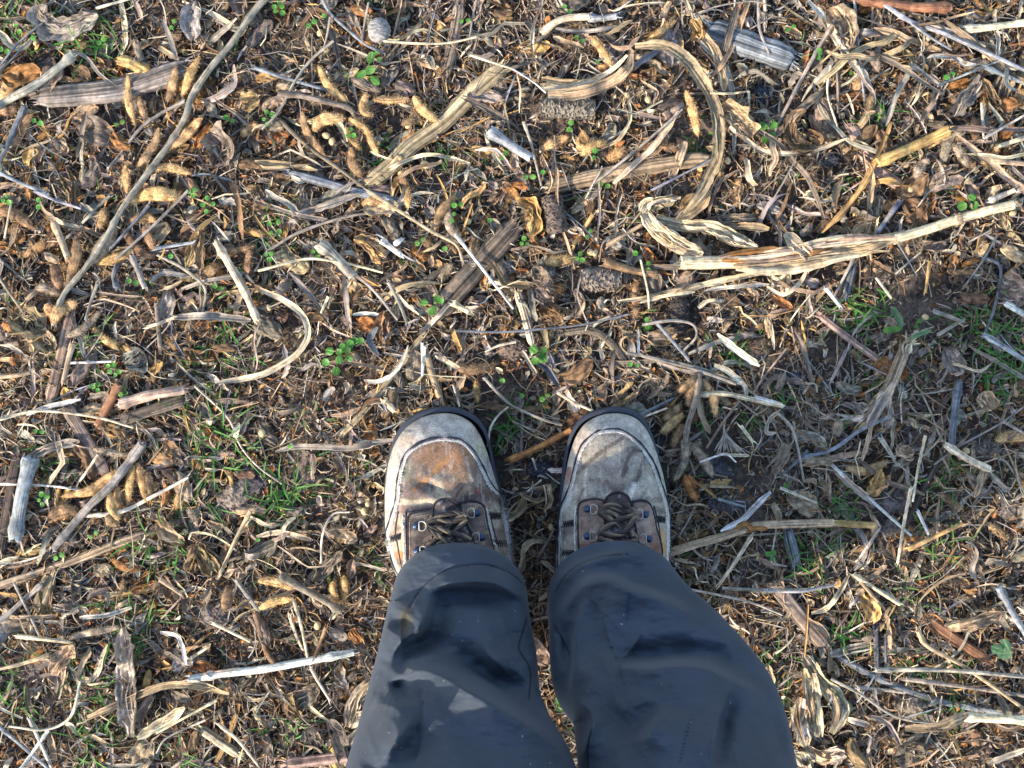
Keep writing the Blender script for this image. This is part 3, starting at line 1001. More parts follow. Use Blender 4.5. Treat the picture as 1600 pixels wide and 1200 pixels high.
RIGHT_BOOT = dict(
    label='boot with a grey-tan camouflage canvas toe panel', spine=(962, 950), paint=paint_tan, randpaint=rand_tan, facepaint=face_pink, tonguepaint=tongue_dark,
    rand=[(868, 905), (869, 870), (872, 830), (876, 790), (881, 755), (888, 717), (898, 686), (913, 663), (936, 649), (964, 645), (990, 651), (1007, 666), (1020, 690),
          (1030, 720), (1038, 750), (1044, 785), (1047, 820), (1047, 860), (1046, 905)],
    heel=[(1040, 970), (1028, 1030), (1000, 1072), (955, 1088), (910, 1075), (880, 1030), (870, 970)],
    sole=[(866, 905), (867, 870), (870, 830), (873, 790), (876, 750), (882, 708), (891, 676), (908, 652), (934, 639), (966, 635), (993, 642), (1010, 659), (1022, 686),
          (1031, 718), (1038, 750), (1044, 785), (1047, 820), (1047, 860), (1046, 905)],
    inner=[(874, 905), (875, 870), (877, 830), (880, 795), (891, 769), (897, 750), (902, 728), (907, 710), (914, 696), (932, 680), (946, 676), (961, 675), (972, 677), (984, 684),
           (1000, 698), (1010, 712), (1019, 728), (1030, 759), (1040, 790), (1043, 820), (1043, 860), (1041, 905)],
    frays=[([(878, 795), (875, 815), (873, 850), (871, 890)], 1.8, (3, 9), -1), ([(890, 768), (884, 782), (878, 795)], 4, (8, 22), -1),
           ([(1043, 795), (1045, 830), (1046, 880)], 1.6, (2, 5), 0), ([(900, 790), (898, 820), (899, 868)], 1.0, (1.5, 4), 0), ([(1018, 790), (1024, 815), (1031, 860)], 1.0, (1.5, 4), 0)],
    seams=[[(903, 796), (903, 830), (904, 870)], [(880, 800), (877, 840), (876, 890)], [(1022, 790), (1029, 820), (1035, 862)]],
    zig=[[(878, 820), (897, 817)], [(877, 864), (898, 864)], [(1025, 811), (1040, 812)]],
    facings=[[(903, 795), (906, 786), (916, 781), (936, 780), (945, 788), (946, 830), (948, 885), (910, 885), (904, 850)],
             [(988, 784), (1002, 782), (1013, 785), (1020, 797), (1026, 825), (1034, 868), (1004, 876), (992, 840), (986, 806)]],
    tongue=[(943, 786), (950, 775), (962, 769), (975, 771), (984, 780), (990, 806), (996, 842), (998, 876), (946, 880), (945, 830)],
    eyelets=[(918, 796, 936), (918, 838, 934), (1008, 804, 992), (1014, 842, 997)],
    laces=[[(935, 798), (955, 794), (972, 797), (991, 803)], [(934, 836), (952, 820), (968, 812), (990, 806)], [(936, 802), (955, 812), (972, 822), (996, 840)],
           [(934, 842), (965, 848), (996, 846)], [(936, 795), (958, 788), (976, 790), (991, 800)], [(935, 832), (960, 836), (980, 828), (992, 808)], [(936, 800), (966, 806), (990, 838)]])

person = tag(empty('person', (0.03, -.17, 0.0)), 'person standing in charcoal trousers and frayed camouflage boots on the stubble', 'person')
_rng = np.random.RandomState(3)
make_boot(LEFT_BOOT, person, _rng)
make_boot(RIGHT_BOOT, person, _rng)

FOLD = 5.4
# trousers: ring centres traced down each leg, folds as ridges and hollows in the cloth
def leg(rows, folds, seam, stitch, stain, sgn):
    rows = np.array(rows, float)          # z, px, py, half width px, depth ratio
    Cc = at(rows[:, 1], rows[:, 2], rows[:, 0])
    scale = FPX / ((Cc - CAM) @ _D)
    rx = rows[:, 3] / scale
    ry = rx * rows[:, 4]
    ext = [(.48, .004, -.050, -.002, .016), (.72, .008, -.080, .004, .030), (.88, .010, -.085, .000, .036)]
    for z, dx, dy, ax_, ay_ in ext:
        Cc = np.concatenate([Cc, [[Cc[len(rows) - 1, 0] - sgn * dx * -1, Cc[len(rows) - 1, 1] + dy, z]]])
        rx, ry = np.append(rx, rx[len(rows) - 1] + ax_), np.append(ry, ry[len(rows) - 1] + ay_)
    zk = Cc[:, 2]
    n1_, n2_ = 460, 14
    zz = np.concatenate([np.linspace(zk[0], .62, n1_), np.linspace(.63, zk[-1], n2_)])
    def sm(v):
        # monotone-ish smooth interpolation
        d = np.gradient(v, zk)
        i = np.clip(np.searchsorted(zk, zz, side='right') - 1, 0, len(zk) - 2)
        h = zk[i + 1] - zk[i]
        t = (zz - zk[i]) / h
        return (2 * t ** 3 - 3 * t ** 2 + 1) * v[i] + (t ** 3 - 2 * t ** 2 + t) * h * d[i] + (-2 * t ** 3 + 3 * t ** 2) * v[i + 1] + (t ** 3 - t ** 2) * h * d[i + 1]
    cx, cy, ax, ay = sm(Cc[:, 0]), sm(Cc[:, 1]), sm(rx), sm(ry)
    K = 400
    th = np.linspace(0, 2 * math.pi, K, endpoint=False)
    c_, s_ = np.cos(th), np.sin(th)
    sq = lambda v: np.sign(v) * np.abs(v) ** .92
    X = cx[:, None] + ax[:, None] * sq(c_)[None, :]
    Y = cy[:, None] + ay[:, None] * sq(s_)[None, :]
    drop = np.exp(-((zz - zk[0]) / .05) ** 2)
    Z = zz[:, None] + drop[:, None] * (.040 * s_)[None, :]
    P = np.stack([X, Y, Z], -1)
    Nn = np.stack([np.broadcast_to(c_ / 1.0, X.shape), np.broadcast_to(s_ / 1.0, X.shape), np.zeros_like(X)], -1)
    pp = proj(P)
    px, py = pp[..., 0], pp[..., 1]
    front = np.clip(s_ * 2.5 + .9, 0, 1)[None, :] * np.clip((zz - zk[0]) / .006, .15, 1)[:, None] * np.clip((.62 - zz) / .08, 0, 1)[:, None]
    L_ = [smooth_line(f[0], 4) for f in folds]
    st_ = smooth_line(stitch, 3)
    disp = np.zeros_like(px)
    for l, (line, amp, w1, w2) in zip(L_, folds):
        r, pos = pl_dist(px, py, l)
        t = np.gradient(l, axis=0)
        i = np.clip((pos * (len(l) - 1)).astype(int), 0, len(l) - 1)
        side = t[i, 0] * (py - l[i, 1]) - t[i, 1] * (px - l[i, 0])
        long_, short = max(w1, w2), min(w1, w2)
        lower = side if w1 >= w2 else -side           # >0 on the long flank
        win = np.clip(np.sin(np.pi * pos), 0, 1) ** 1.1
        x = r * np.sign(lower)
        up_ = 1 / (1 + np.exp(-(x + short * .55) / (short * .22)))        # abrupt drop on the steep flank
        dn = np.exp(-np.maximum(x, 0) / (long_ * 1.1))                     # slow run-out on the other
        disp += FOLD * amp * up_ * dn * win
        if amp > .0025:
            disp -= FOLD * amp * .52 * (lower < 0) * np.clip((py - 903) / 45, .06, 1) * np.exp(-((r - short * 1.8) / (short * 1.35)) ** 2) * (1 - np.exp(-(r / 4) ** 2)) * win
    r, pos = pl_dist(px, py, st_)
    disp -= .0024 * np.exp(-(r / 2.4) ** 2)
    for ca, sa, sc, am in ((.90, .44, .016, .0075), (.35, .94, .024, .0050), (.97, -.25, .034, .0030)):
        nn = fbm((px * ca + py * sa) * sc * .35 + 5 * sgn, (py * ca - px * sa) * sc * 1.3 + 40, 2)
        disp += .22 * am * (1 - np.abs(2 * nn - 1) * 2.2) * np.clip((py - 880) / 50, 0, 1)
    disp += .0016 * (fbm(px * .05 + 40, py * .10 + sgn * 9, 3) - .5) * 2
    for ob in range(3):
        disp += (.004 / (ob + 1)) * (vnoise(px * .012 * 2 ** ob + 9 * sgn, py * .014 * 2 ** ob) - .5) * 2
    view = CAM - P
    view /= np.linalg.norm(view, axis=-1)[..., None]
    P = P + view * (disp * front)[..., None]
    back = np.clip(-s_, 0, 1)[None, :]
    P = P + Nn * (back * .004 * np.sin(Z * 60 + 3 * th[None, :]))[..., None]
    c = np.zeros(P.shape) + np.array((.054, .066, .086))
    if stain:
        c = mixc(c, (.085, .075, .050), .7 * blob(px, py, 634, 972, 12, 26) * front)
        c = mixc(c, (.03, .025, .02), .6 * blob(px, py, 632, 968, 5, 12) * front)
        c = mixc(c, (.03, .02, .02), .5 * blob(px, py, 697, 947, 8, 2) * front)
    r, pos = pl_dist(px, py, smooth_line(stitch, 3))
    on = (r < 1.0) & (((pos * 230 / 5.0) % 1) < .68) & (s_[None, :] > -.25)
    c = np.where(on[..., None], .012, c)
    for l in seam:
        r, _ = pl_dist(px, py, smooth_line(l, 3))
        k = np.clip((2.0 - r) / 1.2, 0, 1) * (s_[None, :] > -.6)
        c = mixc(c, (.015, .016, .022), .85 * k)
    # the hem turned inside
    inn = np.stack([P[0] - Nn[0] * .0025 + np.array([0, 0, -.0006]), P[12] - Nn[12] * .004])
    rounds = np.stack([P[0] - Nn[0] * .0012 + np.array([0, 0, -.0012])])
    V = np.concatenate([inn[::-1], rounds, P])
    cc = np.concatenate([np.zeros((3, K, 3)) + .03, c])
    return V, cc

LROWS = [(.075, 719, 944, 106, 1.02), (.115, 716, 980, 113, .95), (.168, 714, 1042, 126, .86), (.215, 709, 1102, 137, .78), (.262, 712, 1160, 156, .72), (.305, 719, 1210, 178, .66)]
RROWS = [(.075, 958, 938, 103, 1.02), (.115, 977, 982, 119, .93), (.168, 1011, 1042, 149, .80), (.215, 1052, 1102, 161, .74), (.262, 1068, 1160, 168, .70), (.305, 1076, 1210, 170, .68)]
LF = [
    ([(655, 930), (690, 914), (728, 908), (775, 912), (828, 938)], .0058, 14, 34),
    ([(664, 920), (668, 940), (655, 978), (622, 1006), (606, 1034)], .0065, 30, 14),
    ([(636, 960), (618, 990)], -.0050, 22, 22),
    ([(600, 1046), (630, 1056), (656, 1047), (690, 1056), (730, 1080), (790, 1112), (850, 1155), (882, 1178)], .0125, 46, 20),
    ([(700, 1035), (745, 1050), (805, 1095), (850, 1130)], -.0075, 22, 34),
    ([(572, 1118), (610, 1106), (650, 1104), (690, 1086)], .0030, 34, 18),
    ([(585, 1200), (604, 1176), (640, 1128), (655, 1112)], .0050, 20, 24),
    ([(640, 1066), (610, 1078)], -.0045, 14, 16),
    ([(745, 1000), (770, 1030), (800, 1060)], .0035, 24, 24)]
RF = [
    ([(864, 934), (885, 900), (920, 880), (980, 866), (1010, 872)], .0060, 30, 12),
    ([(872, 972), (892, 938), (916, 914), (948, 908), (986, 924), (1040, 942), (1092, 970)], .0105, 40, 15),
    ([(922, 930), (908, 960), (901, 1000), (898, 1040), (893, 1092)], .0030, 7, 40),
    ([(872, 960), (884, 1010), (890, 1050)], -.0030, 14, 14),
    ([(940, 990), (956, 1022), (968, 1043), (1010, 1047), (1060, 1043), (1100, 1046), (1139, 1064), (1200, 1092)], .0095, 52, 14),
    ([(1139, 1064), (1118, 1110), (1109, 1160), (1105, 1205)], .0055, 46, 10),
    ([(925, 1085), (944, 1106), (980, 1142), (1007, 1160)], -.0045, 24, 24),
    ([(990, 1166), (1012, 1152), (1030, 1128), (1040, 1100)], .0055, 34, 14),
    ([(892, 1088), (926, 1118), (918, 1160), (905, 1200)], .0065, 14, 18),
    ([(1195, 1100), (1215, 1150), (1225, 1200)], -.0030, 20, 20)]
g = Geo()
for rows, folds, seam, stitch, stain, sgn in (
        (LROWS, LF, [[(823, 966), (816, 990), (811, 1014), (826, 1040), (829, 1060), (826, 1092)]],
         [(640, 948), (660, 918), (690, 894), (725, 884), (760, 883), (795, 895), (820, 915)], True, -1),
        (RROWS, RF, [[(866, 977), (880, 1000), (890, 1022)], [(924, 1140), (918, 1170), (919, 1200)]],
         [(868, 925), (890, 893), (930, 872), (980, 866)], False, 1)):
    V, c = leg(rows, folds, seam, stitch, stain, sgn)
    g.add(V, gridq(V.shape[0], V.shape[1], True), uv=V[..., :2], c=c)
# seat and waist of the same garment
n, K = 22, 120
th = np.linspace(0, 2 * math.pi, K, endpoint=False)
zz = np.linspace(.74, 1.02, n)
yy = -.385 - .04 * (zz - .74)
wx = np.interp(zz, [.74, .79, .84, .92, 1.02], [.085, .145, .175, .185, .165])
wy = np.interp(zz, [.74, .79, .84, .92, 1.02], [.035, .080, .110, .120, .105])
V = np.stack([.045 + wx[:, None] * np.cos(th), yy[:, None] + wy[:, None] * np.sin(th), np.broadcast_to(zz[:, None], (n, K))], -1)
V = np.concatenate([V, V[-1:] * 0 + V[-1].mean(0)])
V = np.concatenate([V[:1] * 0 + V[0].mean(0), V])
g.add(V, gridq(n + 2, K, True), uv=V[..., :2], c=(.054, .066, .086))
build('trousers', g, M_CLOTH, person)
# ------------------------------------------------------------------ the soil, one sheet to the horizon
def axis(lo, hi, step):
    a = np.arange(lo, hi, step)
    out, d = [], step
    x = hi
    while x < 220:
        out.append(x)
        d *= 1.22
        x += d
    neg, d, x = [], step, lo
    while x > -220:
        d *= 1.22
        x -= d
        neg.append(x)
    return np.concatenate([neg[::-1], a, out])

ax_, ay_ = axis(-.60, .60, .0022), axis(-.48, .46, .0022)
X, Y = np.meshgrid(ax_, ay_, indexing='ij')
g = Geo()
Z = soil_z(X, Y) - .001
g.add(np.stack([X, Y, Z], -1), gridq(len(ax_), len(ay_))[:, ::-1], uv=np.stack([X, Y], -1), c=(.1, .08, .06))
tag(build('soil', g, M_SOIL, origin=np.zeros(3)), kind='structure')

# ------------------------------------------------------------------ loose litter: nobody could count it
def strips(n, rng, L, W, z, curl, cols, Sn=8, A=3, twist=.6, arch=.004, cup=.25, px=None, py=None, ang=None, taper=.35):
    px = rng.uniform(-90, 1690, n) if px is None else px
    py = rng.uniform(-90, 1290, n) if py is None else py
    l = L[0] + (L[1] - L[0]) * rng.rand(n) ** 1.8
    w = W[0] + (W[1] - W[0]) * rng.rand(n) ** 1.6
    zz = z[0] + (z[1] - z[0]) * rng.rand(n)
    t = np.linspace(0, 1, Sn)
    a = (rng.uniform(0, 6.283, n) if ang is None else ang)[:, None] + curl * (rng.normal(0, 1, n) * rng.rand(n))[:, None] * (t - .5) + curl * .7 * (rng.normal(0, 1, n) * rng.rand(n) ** 2)[:, None] * np.sin(t * 6.28 + rng.uniform(0, 6.28, n)[:, None])
    for _ in range(2):
        a = a + (rng.normal(0, .55, n) * (rng.rand(n) < .45))[:, None] * (t[None, :] > rng.uniform(.15, .85, n)[:, None])
    d = np.stack([np.cos(a), np.sin(a)], -1) * (l / (Sn - 1))[:, None, None]
    c2 = np.cumsum(d, 1)
    c2 -= c2.mean(1, keepdims=True)
    P0 = at(px, py, 0.0)
    Z = zz[:, None] + arch * rng.normal(0, 1, n)[:, None] * np.sin(np.pi * t) + rng.normal(0, .07, n)[:, None] * (t - .5) * l[:, None]
    C = np.concatenate([P0[:, None, :2] + c2, Z[..., None]], -1)
    C[..., 2] = np.maximum(C[..., 2] + soil_low(C[..., 0], C[..., 1]), soil_low(C[..., 0], C[..., 1]) - .001)
    T = np.stack([np.cos(a), np.sin(a), np.zeros_like(a)], -1)
    Sd = np.stack([-np.sin(a), np.cos(a), np.zeros_like(a)], -1)
    ph = rng.uniform(-.8, .8, n)[:, None] + twist * rng.normal(0, 1, n)[:, None] * (t - .5) * 2
    ww = w[:, None] * np.minimum(1, taper + (1 - taper) * np.minimum(t, 1 - t) / .2) * (1 + .3 * rng.uniform(-1, 1, (n, Sn)))
    q = np.linspace(-1, 1, A)
    lat = q[None, None, :] * ww[..., None] / 2
    h = cup * ww[..., None] * (q[None, None, :] ** 2) + .04 * ww[..., None] * rng.uniform(-1, 1, (n, Sn, A))
    ca, sa = np.cos(ph)[..., None], np.sin(ph)[..., None]
    V = C[:, :, None, :] + Sd[:, :, None, :] * (lat * ca - h * sa)[..., None] + np.array([0, 0, 1.]) * (lat * sa + h * ca)[..., None]
    names = list(cols)
    pick = rng.choice(len(names), n, p=np.array([cols[k] for k in names]) / sum(cols.values()))
    base = np.array([PAL[k] for k in names])[pick] * (1 + rng.uniform(-.3, .3, (n, 1))) * (1 + rng.uniform(-.06, .06, (n, 3)))
    cc = base[:, None, None, :] * (1 + .15 * rng.uniform(-1, 1, (n, Sn, 1, 1)))
    cc = np.clip(np.broadcast_to(cc, (n, Sn, A, 3)), .01, .85)
    uv = np.stack(np.broadcast_arrays((l[:, None] * t)[:, :, None] + rng.uniform(0, 90, (n, 1, 1)), lat + rng.uniform(0, 90, (n, 1, 1))), -1)
    ctr = proj(C[:, Sn // 2])
    return dict(V=V, uv=uv, c=cc, l=l, w=w, name=[names[k] for k in pick], px=ctr[:, 0], py=ctr[:, 1], q=gridq(Sn, A), ang=a[:, Sn // 2], curl=np.abs(a[:, -1] - a[:, 0]))

def pack(b, idx):
    g = Geo()
    n = len(idx)
    m = b['V'].shape[1] * b['V'].shape[2]
    q = (b['q'][None] + (np.arange(n) * m)[:, None, None]).reshape(-1, 4)
    g.add(b['V'][idx].reshape(-1, 3), q, uv=b['uv'][idx].reshape(-1, 2), c=b['c'][idx].reshape(-1, 3))
    return g

BOOTS = [(700, 770, 115, 150), (958, 770, 100, 150)]
BARE = [(800, 560, 55), (365, 775, 38), (1150, 705, 62), (1165, 780, 60), (1395, 790, 55), (1545, 680, 45), (330, 968, 42), (840, 735, 36), (1190, 560, 40), (1060, 500, 40),
        (490, 780, 50), (1440, 470, 60), (780, 620, 60), (1300, 560, 40), (1110, 1000, 40), (560, 610, 40), (1400, 1110, 40), (40, 1050, 40)]

CLEAR = [(887, 168, 56, 32, .1), (939, 437, 44, 34, .1), (866, 335, 30, 44, .15), (1060, 492, 30, 40, .2), (1070, 690, 50, 100, .45), (555, 185, 90, 60, .5), (1240, 400, 190, 40, .3), (170, 770, 90, 60, .5), (1085, 190, 64, 140, .3)]

def keep_mask(px, py, rng, bare=.25):
    k = np.ones(len(px), bool)
    for x, y, rx, ry in BOOTS:
        k &= ((px - x) / rx) ** 2 + ((py - y) / ry) ** 2 > .75
    p = np.ones(len(px))
    for x, y, r in BARE:
        p = np.minimum(p, np.clip((np.hypot(px - x, py - y) - r * .55) / (r * .6), bare, 1))
    for x, y, rx, ry, lo in CLEAR:
        p = np.where(((px - x) / rx) ** 2 + ((py - y) / ry) ** 2 < 1, p * lo, p)
    f = vnoise(px / 90 + 3, py / 90 + 8)
    p *= np.clip(.45 + 1.1 * f, .3, 1)
    return k & (rng.rand(len(px)) < p)

rng = np.random.RandomState(11)

def fill(n, bare, *a, top=.8, **k):
    px, py = rng.uniform(-110, 1710, n), rng.uniform(-110, 1310, n)
    m = keep_mask(px, py, rng, bare) & (rng.rand(n) < np.where(py < 560, top, 1.0))
    return strips(int(m.sum()), rng, *a, px=px[m], py=py[m], **k)

STUFF = []
# soil crumbs
n = 44000
px, py = rng.uniform(-110, 1710, n), rng.uniform(-110, 1310, n)
r = .0006 + .0030 * rng.rand(n) ** 4
b8 = np.array([[0, 0, 1], [.9, 0, .3], [.28, .85, .3], [-.73, .53, .3], [-.73, -.53, .3], [.28, -.85, .3], [0, 0, -.6]])
f8 = np.array([[0, 1, 2], [0, 2, 3], [0, 3, 4], [0, 4, 5], [0, 5, 1], [6, 2, 1], [6, 3, 2], [6, 4, 3], [6, 5, 4], [6, 1, 5]])
P = at(px, py, 0.)
P[:, 2] = soil_z(P[:, 0], P[:, 1]) + r * .3
V = P[:, None, :] + b8[None] * r[:, None, None] * rng.uniform(.6, 1.35, (n, 7, 1))
th = rng.uniform(0, 6.28, n)
cc = np.array((.120, .091, .070))[None] * rng.uniform(.45, 2.1, (n, 1)) * (1 + rng.uniform(-.1, .1, (n, 3)))
g = Geo()
g.add(V.reshape(-1, 3), t=(f8[None] + (np.arange(n) * 7)[:, None, None]).reshape(-1, 3), uv=V[..., :2].reshape(-1, 2), c=np.repeat(cc, 7, 0))
STUFF.append(tag(build('soil_crumbs', g, M_CLOD, smooth=False, origin=np.zeros(3)), kind='stuff'))
# fine chaff: root threads, husk fibre, broken petioles
b = fill(42000, .30, (.004, .026), (.0003, .0014), (.000, .011), 1.2, dict(tan=4, grey=4, greyb=4, brown=3, rust=2.2, gold=1.6, pale=2.4, dark=2.4, cream=1), Sn=6, A=2, arch=.003)
h = fill(5000, .4, (.015, .060), (.00022, .0006), (.003, .014), 1.6, dict(pale=3, grey=4, tan=3, cream=1.5, greyb=2), Sn=10, A=2, arch=.005)
STUFF.append(tag(build('root_threads', pack(h, np.arange(len(h['l']))), M_LITTER, origin=np.zeros(3)), kind='stuff'))
STUFF.append(tag(build('chaff', pack(b, np.arange(len(b['l']))), M_LITTER, origin=np.zeros(3)), kind='stuff'))
# leaf crumbs
b = fill(22000, .30, (.003, .015), (.0015, .0066), (.000, .009), .8, dict(greyb=5, brown=4, tan=4, rust=2.4, grey=4, dark=3, gold=1.4, pale=1.6, cream=.5), Sn=5, A=4, arch=.0015, cup=.55, twist=.9, taper=.3)
b2 = fill(11000, .4, (.003, .010), (.0012, .0042), (.001, .008), .8, dict(rust=4, brown=4, gold=2, bark=2, tan=2, greyb=2), Sn=4, A=4, arch=.0012, cup=.5, twist=.9, taper=.3, top=.25)
STUFF.append(tag(build('brown_crumbs', pack(b2, np.arange(len(b2['l']))), M_CRUMPLE, origin=np.zeros(3)), kind='stuff'))
STUFF.append(tag(build('leaf_crumbs', pack(b, np.arange(len(b['l']))), M_CRUMPLE, origin=np.zeros(3)), kind='stuff'))
